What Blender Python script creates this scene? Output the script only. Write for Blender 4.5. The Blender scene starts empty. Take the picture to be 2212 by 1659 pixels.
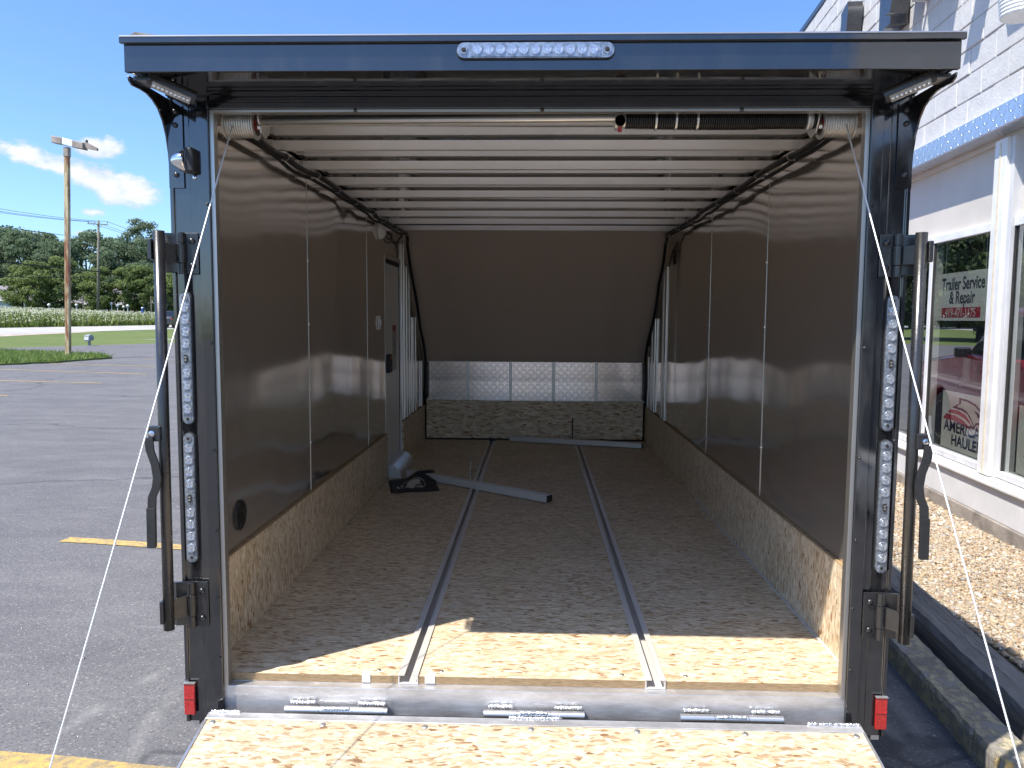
import bpy, bmesh, math, random
import numpy as np
from mathutils import Vector, Matrix

S = bpy.context.scene
COL = S.collection
R = math.radians

# ------------------------------------------------------------------ camera
cam_d = bpy.data.cameras.new('camera')
cam_d.sensor_width = 36.0
cam_d.lens = 1661 / 2212 * 36.0
cam_d.clip_start = 0.05
cam_d.clip_end = 3000
cam = bpy.data.objects.new('camera', cam_d)
COL.objects.link(cam)
_p, _y, _r = 0.0853, 0.0305, 0.0058
_fw = Vector((-math.sin(_y) * math.cos(_p), math.cos(_y) * math.cos(_p), -math.sin(_p)))
_rt = Vector((math.cos(_y), math.sin(_y), 0))
_up = _rt.cross(_fw)
_r2 = _rt * math.cos(_r) + _up * math.sin(_r)
_u2 = -_rt * math.sin(_r) + _up * math.cos(_r)
cam.matrix_world = Matrix(((_r2.x, _u2.x, -_fw.x, 0.0064), (_r2.y, _u2.y, -_fw.y, -2.397),
                           (_r2.z, _u2.z, -_fw.z, 1.2041), (0, 0, 0, 1)))
S.camera = cam
S.render.resolution_x, S.render.resolution_y = 1024, 768

# ------------------------------------------------------------------ light, sky, exposure
LIGHT = Vector((0.483, 0.349, -1.0)).normalized()
sun_d = bpy.data.lights.new('sun', 'SUN')
sun_d.energy = 2.25
sun_d.angle = R(0.53)
sun_d.color = (1.0, 0.945, 0.86)
sun = bpy.data.objects.new('sun', sun_d)
sun.rotation_euler = LIGHT.to_track_quat('-Z', 'Y').to_euler()
sun.location = (-10, -10, 25)
COL.objects.link(sun)
S.view_settings.view_transform = 'Standard'
S.view_settings.look = 'None'
S.view_settings.exposure = 1.82
S.view_settings.gamma = 1.0
S.view_settings.use_curve_mapping = False
S.render.engine = 'CYCLES'
S.cycles.max_bounces = 12
S.cycles.diffuse_bounces = 7
S.cycles.glossy_bounces = 7
S.cycles.transparent_max_bounces = 12
S.cycles.caustics_reflective = True
S.cycles.sample_clamp_indirect = 6.0

W = bpy.data.worlds.new('World')
S.world = W
W.use_nodes = True


class NT:
    """thin helper round a node tree"""
    def __init__(s, tree):
        s.t = tree
        s.n = tree.nodes
        s.l = tree.links

    def node(s, typ, **kw):
        nd = s.n.new(typ)
        for k, v in kw.items():
            setattr(nd, k, v)
        return nd

    def put(s, sock, v):
        if isinstance(v, bpy.types.NodeSocket):
            s.l.new(v, sock)
        elif v is not None:
            if isinstance(v, (tuple, list)) and sock.type == 'RGBA' and len(v) == 3:
                v = tuple(v) + (1.0,)
            sock.default_value = v

    def m(s, op, a, b=None, c=None, clamp=False):
        nd = s.node('ShaderNodeMath', operation=op)
        nd.use_clamp = clamp
        for i, v in enumerate((a, b, c)):
            if v is not None:
                s.put(nd.inputs[i], v)
        return nd.outputs[0]

    def vm(s, op, a, b=None, scale=None):
        nd = s.node('ShaderNodeVectorMath', operation=op)
        s.put(nd.inputs[0], a)
        if b is not None:
            s.put(nd.inputs[1], b)
        if scale is not None:
            s.put(nd.inputs['Scale'], scale)
        return nd.outputs['Value'] if op in ('LENGTH', 'DOT_PRODUCT', 'DISTANCE') else nd.outputs[0]

    def pos(s):
        return s.node('ShaderNodeNewGeometry').outputs['Position']

    def objc(s):
        return s.node('ShaderNodeTexCoord').outputs['Object']

    def mapping(s, v, loc=(0, 0, 0), rot=(0, 0, 0), scale=(1, 1, 1)):
        nd = s.node('ShaderNodeMapping')
        s.put(nd.inputs[0], v)
        nd.inputs['Location'].default_value = loc
        nd.inputs['Rotation'].default_value = rot
        nd.inputs['Scale'].default_value = scale
        return nd.outputs[0]

    def noise(s, v, scale=5, detail=3, rough=0.5, dist=0.0, out=0):
        nd = s.node('ShaderNodeTexNoise')
        s.put(nd.inputs['Vector'], v)
        nd.inputs['Scale'].default_value = scale
        nd.inputs['Detail'].default_value = detail
        nd.inputs['Roughness'].default_value = rough
        nd.inputs['Distortion'].default_value = dist
        return nd.outputs[out]

    def voro(s, v, scale=5, feature='F1', out='Distance', rnd=1.0):
        nd = s.node('ShaderNodeTexVoronoi', feature=feature)
        s.put(nd.inputs['Vector'], v)
        nd.inputs['Scale'].default_value = scale
        if 'Randomness' in nd.inputs:
            nd.inputs['Randomness'].default_value = rnd
        return nd.outputs[out]

    def ramp(s, f, stops, interp='LINEAR'):
        nd = s.node('ShaderNodeValToRGB')
        cr = nd.color_ramp
        cr.interpolation = interp
        while len(cr.elements) < len(stops):
            cr.elements.new(0.5)
        for e, (p, c) in zip(cr.elements, stops):
            e.position = p
            e.color = (c, c, c, 1) if isinstance(c, (int, float)) else tuple(c) + (1,)
        s.put(nd.inputs[0], f)
        return nd.outputs[0]

    def mix(s, f, a, b, blend='MIX'):
        nd = s.node('ShaderNodeMix', data_type='RGBA', blend_type=blend)
        s.put(nd.inputs[0], f)
        s.put(nd.inputs[6], a)
        s.put(nd.inputs[7], b)
        return nd.outputs[2]

    def bump(s, h, strength=0.3, dist=0.01):
        nd = s.node('ShaderNodeBump')
        nd.inputs['Strength'].default_value = strength
        nd.inputs['Distance'].default_value = dist
        s.put(nd.inputs['Height'], h)
        return nd.outputs[0]

    def sep(s, v):
        nd = s.node('ShaderNodeSeparateXYZ')
        s.put(nd.inputs[0], v)
        return nd.outputs

    def comb(s, x, y, z):
        nd = s.node('ShaderNodeCombineXYZ')
        for i, v in enumerate((x, y, z)):
            s.put(nd.inputs[i], v)
        return nd.outputs[0]


# sky: Nishita air with fair-weather cumulus, more added unseen to light the trailer
w = NT(W.node_tree)
w.n.clear()
sky = w.node('ShaderNodeTexSky', sky_type='NISHITA')
sky.sun_disc = False
sky.sun_elevation = math.asin(-LIGHT.z)
sky.sun_rotation = math.atan2(-LIGHT.x, -LIGHT.y) % (2 * math.pi)
sky.air_density = 1.0
sky.dust_density = 0.8
sky.ozone_density = 4.0
sky.altitude = 200
gen = w.node('ShaderNodeTexCoord').outputs['Generated']
dx, dy, dz = w.sep(gen)
az = w.m('ARCTAN2', dx, dy)
el = w.m('ARCSINE', dz)
ac = w.comb(az, w.m('MULTIPLY', el, 1.7), 0.0)
fb = w.noise(ac, 17, 5, 0.6, 0.15)
fine = w.noise(ac, 52, 3, 0.6, 0.1)
CLOUDS = [(-0.545, 0.160, 0.060, 0.020, -0.22), (-0.590, 0.172, 0.034, 0.017, -0.1), (-0.482, 0.140, 0.050, 0.022, -0.06),
          (-0.522, 0.186, 0.034, 0.014, 0.0),
          (-0.525, 0.116, 0.019, 0.0065, 0.0), (-0.53, 0.092, 0.02, 0.004, 0.0), (-0.585, 0.089, 0.022, 0.0045, 0.0)]
acc = None
for ca, ce, ra, re_, tilt in CLOUDS:
    da = w.m('SUBTRACT', az, ca)
    de = w.m('SUBTRACT', w.m('SUBTRACT', el, ce), w.m('MULTIPLY', da, tilt))
    q = w.m('ADD', w.m('POWER', w.m('ABSOLUTE', w.m('DIVIDE', da, ra)), 2.0), w.m('POWER', w.m('ABSOLUTE', w.m('DIVIDE', de, re_)), 2.0))
    v = w.m('SUBTRACT', 1.0, w.m('SQRT', q))
    acc = v if acc is None else w.m('MAXIMUM', acc, v)
big = w.noise(w.comb(w.m('MULTIPLY', az, 1.0), w.m('MULTIPLY', el, 3.2), 4.7), 3.1, 3, 0.5)
elfade = w.m('MULTIPLY', w.ramp(el, [(0.05, 0.0), (0.12, 1.0)]), w.ramp(el, [(0.24, 1.0), (0.55, 0.0)]))
rest = w.m('MULTIPLY', w.m('SUBTRACT', w.m('MULTIPLY', big, elfade), 0.53), 6.0)  # clouds beyond the view, coverage raised for light inside the trailer
gate = w.ramp(w.m('ABSOLUTE', w.m('SUBTRACT', az, -0.25)), [(0.55, 0.0), (0.75, 1.0)])
rest = w.m('SUBTRACT', w.m('MULTIPLY', w.m('ADD', rest, 1.0), gate), 1.0)
acc = w.m('MAXIMUM', acc, rest)
dens = w.m('ADD', acc, w.m('MULTIPLY', w.m('SUBTRACT', fb, 0.5), 2.3))
dens = w.m('ADD', dens, w.m('MULTIPLY', w.m('SUBTRACT', fine, 0.5), 0.7))
mask = w.ramp(dens, [(0.08, 0.0), (0.62, 0.93)], 'EASE')
shade = w.noise(w.comb(az, w.m('ADD', w.m('MULTIPLY', el, 1.7), 0.012), 0.0), 24, 4, 0.6)
ccol = w.mix(w.ramp(w.m('ADD', w.m('MULTIPLY', shade, 0.6), w.m('MULTIPLY', dens, 0.35)), [(0.3, 0.0), (0.62, 1.0)]),
             (2.4, 2.8, 3.4), (4.2, 4.3, 4.4))
skyc = w.mix(mask, w.mix(1.0, sky.outputs[0], (0.66, 0.80, 1.0), 'MULTIPLY'), ccol)
bg = w.node('ShaderNodeBackground')
w.put(bg.inputs[0], skyc)
bg.inputs[1].default_value = 0.074
wo = w.node('ShaderNodeOutputWorld')
w.l.new(bg.outputs[0], wo.inputs[0])

# ------------------------------------------------------------------ materials
MATS = {}


def mat(name, color=(0.5, 0.5, 0.5), rough=0.5, metal=0.0, spec=None, coat=0.0, ior=None, build=None, coat_rough=0.03, coat_ior=None):
    if name in MATS:
        return MATS[name]
    m = bpy.data.materials.new(name)
    m.use_nodes = True
    t = NT(m.node_tree)
    b = t.n['Principled BSDF']
    b.inputs['Base Color'].default_value = tuple(color) + (1,)
    b.inputs['Roughness'].default_value = rough
    b.inputs['Metallic'].default_value = metal
    if ior:
        b.inputs['IOR'].default_value = ior
    if spec is not None:
        b.inputs['Specular IOR Level'].default_value = spec
    b.inputs['Coat Weight'].default_value = coat
    b.inputs['Coat Roughness'].default_value = coat_rough
    if coat_ior:
        b.inputs['Coat IOR'].default_value = coat_ior
    if build:
        build(t, b)
    MATS[name] = m
    return m


def worn(c0, c1, scale=6, r0=0.3, r1=0.5, bump=0.0, bscale=60, stretch=(1, 1, 1), bdist=0.004):
    """two-tone noise wear on colour, roughness and fine relief"""
    def f(t, b):
        p = t.mapping(t.pos(), scale=stretch)
        n = t.noise(p, scale, 5, 0.6)
        t.put(b.inputs['Base Color'], t.mix(t.ramp(n, [(0.3, 0.0), (0.7, 1.0)]), c0, c1))
        n2 = t.noise(p, scale * 2.3, 4, 0.6)
        t.put(b.inputs['Roughness'], t.m('ADD', r0, t.m('MULTIPLY', n2, r1 - r0)))
        if bump:
            t.put(b.inputs['Normal'], t.bump(t.noise(p, bscale, 4, 0.6), bump, bdist))
    return f


def osb(name, perm, seed, tint=1.0, k=1.0):
    """strand board: three layers of overlapping wood flakes; perm picks (long, short) axes"""
    def f(t, b):
        x = t.sep(t.pos())
        ax = {'x': x[0], 'y': x[1], 'z': x[2]}
        base = t.comb(ax[perm[0]], ax[perm[1]], t.m('MULTIPLY', ax[perm[2]], 0.05))
        warp = t.noise(base, 9, 2, 0.5, out=1)
        base = t.vm('ADD', base, t.vm('SCALE', t.vm('SUBTRACT', warp, (0.5, 0.5, 0.5)), scale=0.05))

        def layer(rot, sx, sy, off):
            v = t.mapping(base, loc=(off + seed, off * 1.7, 0), rot=(0, 0, rot), scale=(sx * k, sy * k, 1))
            c = t.voro(v, 1.0, 'F1', 'Color', 1.0)
            e = t.voro(v, 1.0, 'DISTANCE_TO_EDGE', 'Distance', 1.0)
            return t.sep(c), e
        l1, e1 = layer(0.12, 20, 82, 0.0)
        l2, e2 = layer(-0.4, 27, 100, 3.3)
        l3, e3 = layer(0.6, 24, 115, 7.1)
        l4, e4 = layer(-0.1, 44, 150, 11.9)
        stops = [(0.0, (0.41, 0.28, 0.17)), (0.15, (0.55, 0.43, 0.285)), (0.5, (0.635, 0.52, 0.375)), (0.8, (0.70, 0.60, 0.45)), (1.0, (0.76, 0.675, 0.525))]
        c1 = t.ramp(l1[0], stops)
        c2 = t.ramp(l2[0], stops)
        c3 = t.ramp(l3[0], stops)
        c4 = t.ramp(l4[0], [(0.0, (0.26, 0.135, 0.065)), (0.35, (0.50, 0.37, 0.225)), (1.0, (0.72, 0.62, 0.46))])
        col = t.mix(t.m('GREATER_THAN', l2[1], 0.55), c1, c2)
        col = t.mix(t.m('GREATER_THAN', l3[1], 0.62), col, c3)
        col = t.mix(t.m('GREATER_THAN', l4[1], 0.72), col, c4)
        edge = t.ramp(e1, [(0.0, 0.80), (0.07, 1.0)])
        col = t.mix(1.0, col, edge, 'MULTIPLY')
        # wood grain inside the flakes and broad blotches
        g = t.noise(t.mapping(base, scale=(14, 160, 1)), 1.0, 3, 0.6)
        col = t.mix(0.5, col, t.ramp(g, [(0.3, 0.72), (0.7, 1.15)]), 'MULTIPLY')
        bl = t.noise(base, 2.3, 3, 0.5)
        col = t.mix(0.6, col, t.ramp(bl, [(0.3, 0.84), (0.7, 1.08)]), 'MULTIPLY')
        col = t.mix(1.0, col, (tint, tint * 0.985, tint * 0.95), 'MULTIPLY')
        t.put(b.inputs['Base Color'], col)
        t.put(b.inputs['Normal'], t.bump(g, 0.2, 0.001))
        t.put(b.inputs['Roughness'], t.m('ADD', 0.42, t.m('MULTIPLY', l2[0], 0.2)))
    return mat(name, rough=0.5, spec=0.35, build=f)


def diamond(name, perm, cell, color, rough, strength, metal=0.9):
    """raised tread bars, alternate cells turned the other way"""
    def f(t, b):
        x = t.sep(t.pos())
        ax = {'x': x[0], 'y': x[1], 'z': x[2]}
        u = t.m('DIVIDE', ax[perm[0]], cell)
        v = t.m('DIVIDE', ax[perm[1]], cell)
        par = t.m('MODULO', t.m('ADD', t.m('ADD', t.m('FLOOR', u), t.m('FLOOR', v)), 2000.0), 2.0)
        fu = t.m('SUBTRACT', t.m('FRACT', u), 0.5)
        fv = t.m('SUBTRACT', t.m('FRACT', v), 0.5)
        sg = t.m('SUBTRACT', t.m('MULTIPLY', t.m('ROUND', par), 2.0), 1.0)
        fv2 = t.m('MULTIPLY', fv, sg)
        a = t.m('MULTIPLY', t.m('ADD', fu, fv2), 0.7071)
        c = t.m('MULTIPLY', t.m('SUBTRACT', fu, fv2), 0.7071)
        q = t.m('ADD', t.m('POWER', t.m('ABSOLUTE', t.m('DIVIDE', a, 0.52)), 2.0), t.m('POWER', t.m('ABSOLUTE', t.m('DIVIDE', c, 0.15)), 2.0))
        h = t.ramp(q, [(0.55, 1.0), (1.0, 0.0)], 'EASE')
        n = t.noise(t.pos(), 3, 3, 0.5)
        t.put(b.inputs['Normal'], t.bump(t.m('ADD', h, t.m('MULTIPLY', n, 0.3)), strength, cell * 0.11))
        t.put(b.inputs['Roughness'], t.m('ADD', rough - 0.05, t.m('MULTIPLY', n, 0.1)))
    return mat(name, color, rough, metal, build=f)


def brushed(name, color, r0, r1, stretch, metal=0.9, bump=0.12, wavy=0.0, wscale=(1, 1, 1)):
    def f(t, b):
        p = t.mapping(t.pos(), scale=stretch)
        n = t.noise(p, 1.0, 5, 0.6)
        s = t.noise(t.pos(), 4.0, 5, 0.65)
        t.put(b.inputs['Roughness'], t.m('ADD', r0, t.m('MULTIPLY', t.m('ADD', t.m('MULTIPLY', n, 0.6), t.m('MULTIPLY', s, 0.4)), r1 - r0)))
        t.put(b.inputs['Base Color'], t.mix(s, tuple(c * 0.86 for c in color), tuple(min(1, c * 1.1) for c in color)))
        h = t.m('MULTIPLY', n, 0.02)
        if wavy:
            h = t.m('ADD', h, t.m('MULTIPLY', t.noise(t.mapping(t.pos(), scale=wscale), 1.0, 1, 0.4), wavy))
        t.put(b.inputs['Normal'], t.bump(h, bump, 0.02))
    return mat(name, color, (r0 + r1) / 2, metal, build=f)


M_floor = osb('osb_floor', 'xyz', 0.0, 1.06)
M_kick = osb('osb_kick', 'zyx', 5.0, 1.1)
M_front = osb('osb_front', 'xzy', 9.0, 1.1, 0.55)
M_ramp = osb('osb_ramp', 'xyz', 17.0, 0.88)
M_osbedge = mat('osb_edge', (0.36, 0.25, 0.13), 0.85, build=worn((0.22, 0.14, 0.07), (0.45, 0.32, 0.17), 30, 0.7, 0.9, 0.5, 120, (1, 1, 9)))
M_alum = brushed('mill_aluminium', (0.72, 0.70, 0.68), 0.24, 0.44, (1.2, 60, 60))
M_beam = brushed('beam_aluminium', (0.90, 0.885, 0.87), 0.24, 0.42, (1.0, 90, 90), 0.55)
M_roofin = brushed('roof_sheet_aluminium', (0.72, 0.70, 0.67), 0.05, 0.12, (1, 20, 20), 0.92, 0.5, 0.35, (1.1, 2.6, 1))
def sill_f(t, b):
    p = t.pos()
    st = t.noise(t.mapping(p, scale=(1.4, 30, 60)), 1.0, 5, 0.65)
    bl = t.noise(t.mapping(p, scale=(1, 2, 3)), 4.5, 6, 0.7)
    sc = t.ramp(t.noise(t.mapping(p, rot=(0, 0.5, 0), scale=(9, 9, 90)), 1.0, 3, 0.6), [(0.62, 0.0), (0.68, 1.0)])
    col = t.mix(t.ramp(bl, [(0.35, 0.0), (0.7, 1.0)]), (0.50, 0.49, 0.49), (0.82, 0.82, 0.83))
    col = t.mix(t.m('MULTIPLY', sc, 0.35), col, (0.92, 0.92, 0.93))
    t.put(b.inputs['Base Color'], col)
    t.put(b.inputs['Roughness'], t.m('ADD', 0.16, t.m('MULTIPLY', t.m('ADD', t.m('MULTIPLY', st, 0.5), t.m('MULTIPLY', bl, 0.5)), 0.4)))
    t.put(b.inputs['Normal'], t.bump(t.m('ADD', t.m('MULTIPLY', bl, 0.5), t.m('MULTIPLY', st, 0.05)), 0.25, 0.02))


M_sill = mat('sill_aluminium', (0.74, 0.75, 0.77), 0.3, 0.72, build=sill_f)
M_weld = mat('weld_bead', (0.80, 0.80, 0.80), 0.25, 0.95, build=worn((0.6, 0.6, 0.6), (0.9, 0.9, 0.9), 60, 0.15, 0.4, 0.8, 160))


def bronze_f(t, b):
    p = t.pos()
    lo = t.noise(t.mapping(p, scale=(1, 0.75, 0.4)), 1.0, 1.5, 0.4, 0.2)
    mid = t.noise(t.mapping(p, scale=(1, 2.1, 0.6)), 1.0, 1, 0.4)
    fine = t.noise(t.mapping(p, scale=(60, 60, 3)), 1.0, 3, 0.6)
    h = t.m('ADD', t.m('MULTIPLY', lo, 1.0), t.m('MULTIPLY', mid, 0.13))
    t.put(b.inputs['Normal'], t.bump(h, 1.0, 0.13))
    sm = t.ramp(t.noise(t.mapping(p, scale=(1, 1, 0.7)), 2.4, 6, 0.7), [(0.48, 0.0), (0.72, 1.0)])
    t.put(b.inputs['Roughness'], t.m('ADD', t.m('ADD', 0.085, t.m('MULTIPLY', fine, 0.06)), t.m('MULTIPLY', sm, 0.07)))


M_wall = mat('bronze_panel', (0.76, 0.69, 0.62), 0.11, 0.9, build=bronze_f)


def bronze2_f(t, b):
    p = t.pos()
    lo = t.noise(t.mapping(p, scale=(2.2, 0.5, 0.35)), 1.0, 1.5, 0.45, 0.2)
    t.put(b.inputs['Normal'], t.bump(lo, 1.0, 0.09))
    sm = t.noise(p, 3.0, 5, 0.65)
    t.put(b.inputs['Roughness'], t.m('ADD', 0.14, t.m('MULTIPLY', sm, 0.16)))


M_nose = mat('bronze_front_panel', (0.80, 0.70, 0.62), 0.2, 0.45, build=bronze2_f)
M_atp = diamond('tread_plate', 'xz', 0.036, (0.74, 0.72, 0.70), 0.16, 1.0)
M_atpseam = brushed('seam_strip', (0.50, 0.48, 0.45), 0.3, 0.45, (30, 30, 2))


def black_f(t, b):
    p = t.pos()
    n = t.noise(p, 2.2, 3, 0.5)
    s = t.noise(p, 240, 2, 0.5)
    t.put(b.inputs['Normal'], t.bump(t.m('ADD', n, t.m('MULTIPLY', s, 0.004)), 0.12, 0.02))
    d = t.noise(t.mapping(p, scale=(3, 3, 1)), 5, 5, 0.65)
    dr = t.ramp(d, [(0.45, 0.0), (0.85, 1.0)])
    t.put(b.inputs['Roughness'], t.m('ADD', 0.06, t.m('MULTIPLY', dr, 0.22)))
    t.put(b.inputs['Base Color'], t.mix(t.m('MULTIPLY', dr, 0.35), (0.011, 0.0115, 0.0135), (0.06, 0.056, 0.05)))


M_black = mat('black_gloss_paint', (0.012, 0.0125, 0.0145), 0.1, 0.0, ior=2.0, build=black_f)
M_bar = mat('black_powder_coat', (0.016, 0.016, 0.017), 0.26, 0.0, ior=1.7, build=worn((0.012, 0.012, 0.013), (0.024, 0.023, 0.022), 14, 0.18, 0.4, 0.06, 200))
M_chrome = mat('chrome', (0.86, 0.87, 0.88), 0.07, 1.0, build=worn((0.8, 0.8, 0.82), (0.9, 0.9, 0.9), 30, 0.04, 0.14))
M_lens = mat('clear_led_lens', (0.34, 0.37, 0.42), 0.12, 0.6, coat=1.0, build=worn((0.16, 0.18, 0.21), (0.5, 0.53, 0.58), 90, 0.06, 0.24, 0.35, 260))
M_led = mat('led_reflector', (0.82, 0.85, 0.90), 0.12, 0.8, coat=1.0, build=worn((0.7, 0.73, 0.78), (0.92, 0.93, 0.96), 120, 0.06, 0.2))
M_dimlens = mat('shaded_led_lens', (0.35, 0.34, 0.33), 0.2, 0.3, coat=0.6, build=worn((0.28, 0.27, 0.26), (0.4, 0.39, 0.37), 80, 0.14, 0.3))
M_red = mat('red_reflector', (0.42, 0.015, 0.012), 0.2, 0.0, coat=1.0, build=worn((0.36, 0.01, 0.01), (0.62, 0.03, 0.02), 140, 0.12, 0.3, 0.6, 300))
M_rubber = mat('black_rubber', (0.018, 0.018, 0.018), 0.6, build=worn((0.014, 0.014, 0.014), (0.03, 0.03, 0.03), 20, 0.5, 0.75, 0.15, 120))
M_cond = mat('black_wire_loom', (0.012, 0.012, 0.013), 0.42, build=worn((0.01, 0.01, 0.01), (0.02, 0.02, 0.022), 30, 0.35, 0.55, 0.3, 400))
M_steel = brushed('zinc_steel', (0.62, 0.60, 0.57), 0.28, 0.45, (40, 40, 40))
M_castal = mat('cast_aluminium', (0.66, 0.64, 0.60), 0.38, 0.8, build=worn((0.55, 0.53, 0.5), (0.72, 0.7, 0.66), 30, 0.3, 0.5, 0.2, 150))
M_spring = mat('oiled_spring', (0.022, 0.021, 0.022), 0.28, 0.4, build=worn((0.015, 0.015, 0.016), (0.04, 0.036, 0.033), 40, 0.2, 0.45))
M_cable = brushed('galvanised_cable', (0.80, 0.80, 0.80), 0.3, 0.5, (200, 200, 200), 0.55)
M_redpl = mat('red_plastic', (0.35, 0.02, 0.015), 0.4, build=worn((0.3, 0.02, 0.015), (0.4, 0.03, 0.02), 30, 0.3, 0.5))
M_white = mat('white_paint', (0.74, 0.74, 0.72), 0.4, build=worn((0.68, 0.68, 0.65), (0.78, 0.78, 0.76), 5, 0.3, 0.5))
M_door = mat('white_door_skin', (0.76, 0.74, 0.70), 0.42, build=worn((0.73, 0.71, 0.67), (0.79, 0.77, 0.73), 4, 0.34, 0.5))
M_foam = mat('white_foam', (0.82, 0.81, 0.78), 0.8, build=worn((0.7, 0.69, 0.66), (0.86, 0.85, 0.83), 90, 0.7, 0.9, 0.5, 200))
M_caulk = mat('grey_caulk', (0.58, 0.56, 0.52), 0.5, build=worn((0.5, 0.48, 0.45), (0.64, 0.62, 0.58), 40, 0.4, 0.6))
M_dark = mat('dark_gap', (0.02, 0.018, 0.016), 0.8, build=worn((0.015, 0.014, 0.012), (0.03, 0.027, 0.025), 30, 0.7, 0.9))
M_track = brushed('track_aluminium', (0.66, 0.62, 0.57), 0.34, 0.5, (60, 1.5, 60), 0.25)
M_tyre = M_rubber


def asphalt_f(t, b):
    p = t.pos()
    lo = t.noise(p, 0.35, 5, 0.55)
    mid = t.noise(t.mapping(p, scale=(1, 2.2, 1)), 1.3, 6, 0.65)
    fine = t.noise(p, 70, 4, 0.7)
    ag = t.voro(p, 130, 'F1', 'Color')
    agv = t.sep(ag)
    col = t.mix(t.ramp(lo, [(0.3, 0.0), (0.7, 1.0)]), (0.103, 0.099, 0.101), (0.132, 0.127, 0.128))
    col = t.mix(t.ramp(mid, [(0.35, 0.0), (0.75, 1.0)]), col, (0.17, 0.165, 0.163))
    col = t.mix(t.m('MULTIPLY', t.m('GREATER_THAN', agv[0], 0.93), 0.6), col, (0.30, 0.28, 0.25))
    col = t.mix(t.m('MULTIPLY', t.m('LESS_THAN', agv[1], 0.2), 0.5), col, (0.06, 0.06, 0.065))
    # sealed cracks: thin dark wandering lines
    wv = t.vm('ADD', p, t.vm('SCALE', t.noise(p, 0.5, 4, 0.6, out=1), scale=1.6))
    cr = t.voro(t.mapping(wv, scale=(0.10, 0.22, 1), rot=(0, 0, 0.5)), 1.0, 'DISTANCE_TO_EDGE', 'Distance')
    col = t.mix(t.m('MULTIPLY', t.ramp(cr, [(0.004, 1.0), (0.012, 0.0)]), 0.6), col, (0.045, 0.045, 0.05))
    # pale scuffs from tyres
    sc = t.noise(t.mapping(p, rot=(0, 0, 1.15), scale=(0.9, 6, 1)), 1.6, 6, 0.7)
    col = t.mix(t.m('MULTIPLY', t.ramp(sc, [(0.60, 0.0), (0.74, 1.0)]), 0.45), col, (0.27, 0.265, 0.26))
    # two curved pale tyre marks by the ramp
    xs = t.sep(p)
    for cx, cy, rr in ((-0.2, 0.4, 1.72), (0.0, 0.9, 1.62)):
        dd = t.vm('LENGTH', t.vm('SUBTRACT', t.comb(xs[0], xs[1], 0.0), (cx, cy, 0)))
        ring = t.ramp(t.m('ABSOLUTE', t.m('SUBTRACT', dd, rr)), [(0.0, 1.0), (0.05, 0.0)])
        ring = t.m('MULTIPLY', ring, t.ramp(t.noise(p, 3.2, 5, 0.7), [(0.42, 0.0), (0.68, 1.0)]))
        ring = t.m('MULTIPLY', ring, t.m('LESS_THAN', xs[1], 2.6))
        col = t.mix(t.m('MULTIPLY', ring, 0.6), col, (0.30, 0.29, 0.275))
    t.put(b.inputs['Base Color'], col)
    t.put(b.inputs['Normal'], t.bump(t.m('ADD', fine, t.m('MULTIPLY', agv[2], 0.6)), 0.5, 0.006))
    t.put(b.inputs['Roughness'], t.m('ADD', 0.68, t.m('MULTIPLY', mid, 0.2)))


M_asphalt = mat('asphalt', (0.1, 0.1, 0.1), 0.8, spec=0.4, build=asphalt_f)


def line_f(t, b):
    p = t.pos()
    n = t.noise(p, 26, 6, 0.75)
    n2 = t.noise(p, 3, 4, 0.6)
    wear = t.ramp(t.m('ADD', t.m('MULTIPLY', n, 0.8), t.m('MULTIPLY', n2, 0.35)), [(0.46, 0.0), (0.66, 1.0)])
    t.put(b.inputs['Base Color'], t.mix(wear, (0.60, 0.39, 0.09), (0.25, 0.20, 0.12)))
    t.put(b.inputs['Normal'], t.bump(n, 0.4, 0.004))


M_line = mat('yellow_line_paint', (0.6, 0.4, 0.1), 0.75, build=line_f)


def grass_f(t, b):
    p = t.pos()
    lo = t.noise(p, 0.13, 4, 0.6)
    mid = t.noise(p, 1.6, 5, 0.65)
    fine = t.noise(p, 22, 4, 0.7)
    col = t.mix(t.ramp(lo, [(0.3, 0.0), (0.7, 1.0)]), (0.12, 0.165, 0.045), (0.165, 0.205, 0.065))
    col = t.mix(t.ramp(mid, [(0.4, 0.0), (0.75, 0.8)]), col, (0.20, 0.22, 0.09))
    col = t.mix(t.m('MULTIPLY', t.ramp(fine, [(0.35, 1.0), (0.6, 0.0)]), 0.6), col, (0.045, 0.085, 0.018))
    t.put(b.inputs['Base Color'], col)
    t.put(b.inputs['Normal'], t.bump(t.m('ADD', fine, mid), 0.8, 0.05))


M_grass = mat('mown_grass', (0.1, 0.16, 0.04), 0.85, spec=0.2, build=grass_f)
M_road = mat('pale_road', (0.40, 0.385, 0.36), 0.85, build=worn((0.33, 0.32, 0.31), (0.46, 0.44, 0.41), 0.6, 0.8, 0.9, 0.2, 20))
M_shoulder = mat('gravel_shoulder', (0.4, 0.33, 0.26), 0.9, build=worn((0.30, 0.24, 0.19), (0.5, 0.43, 0.36), 1.1, 0.85, 0.95, 0.4, 20))


def leafy(name, c0, c1, c2, trans=0.35):
    def f(t, b):
        rnd = t.node('ShaderNodeNewGeometry').outputs['Random Per Island']
        col = t.ramp(rnd, [(0.0, c0), (0.5, c1), (1.0, c2)])
        t.put(b.inputs['Base Color'], col)
        tr = t.node('ShaderNodeBsdfTranslucent')
        t.put(tr.inputs[0], col)
        mx = t.node('ShaderNodeMixShader')
        mx.inputs[0].default_value = trans
        out = t.n['Material Output']
        t.l.new(b.outputs[0], mx.inputs[1])
        t.l.new(tr.outputs[0], mx.inputs[2])
        t.l.new(mx.outputs[0], out.inputs[0])
    return mat(name, c1, 0.6, spec=0.25, build=f)


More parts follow.
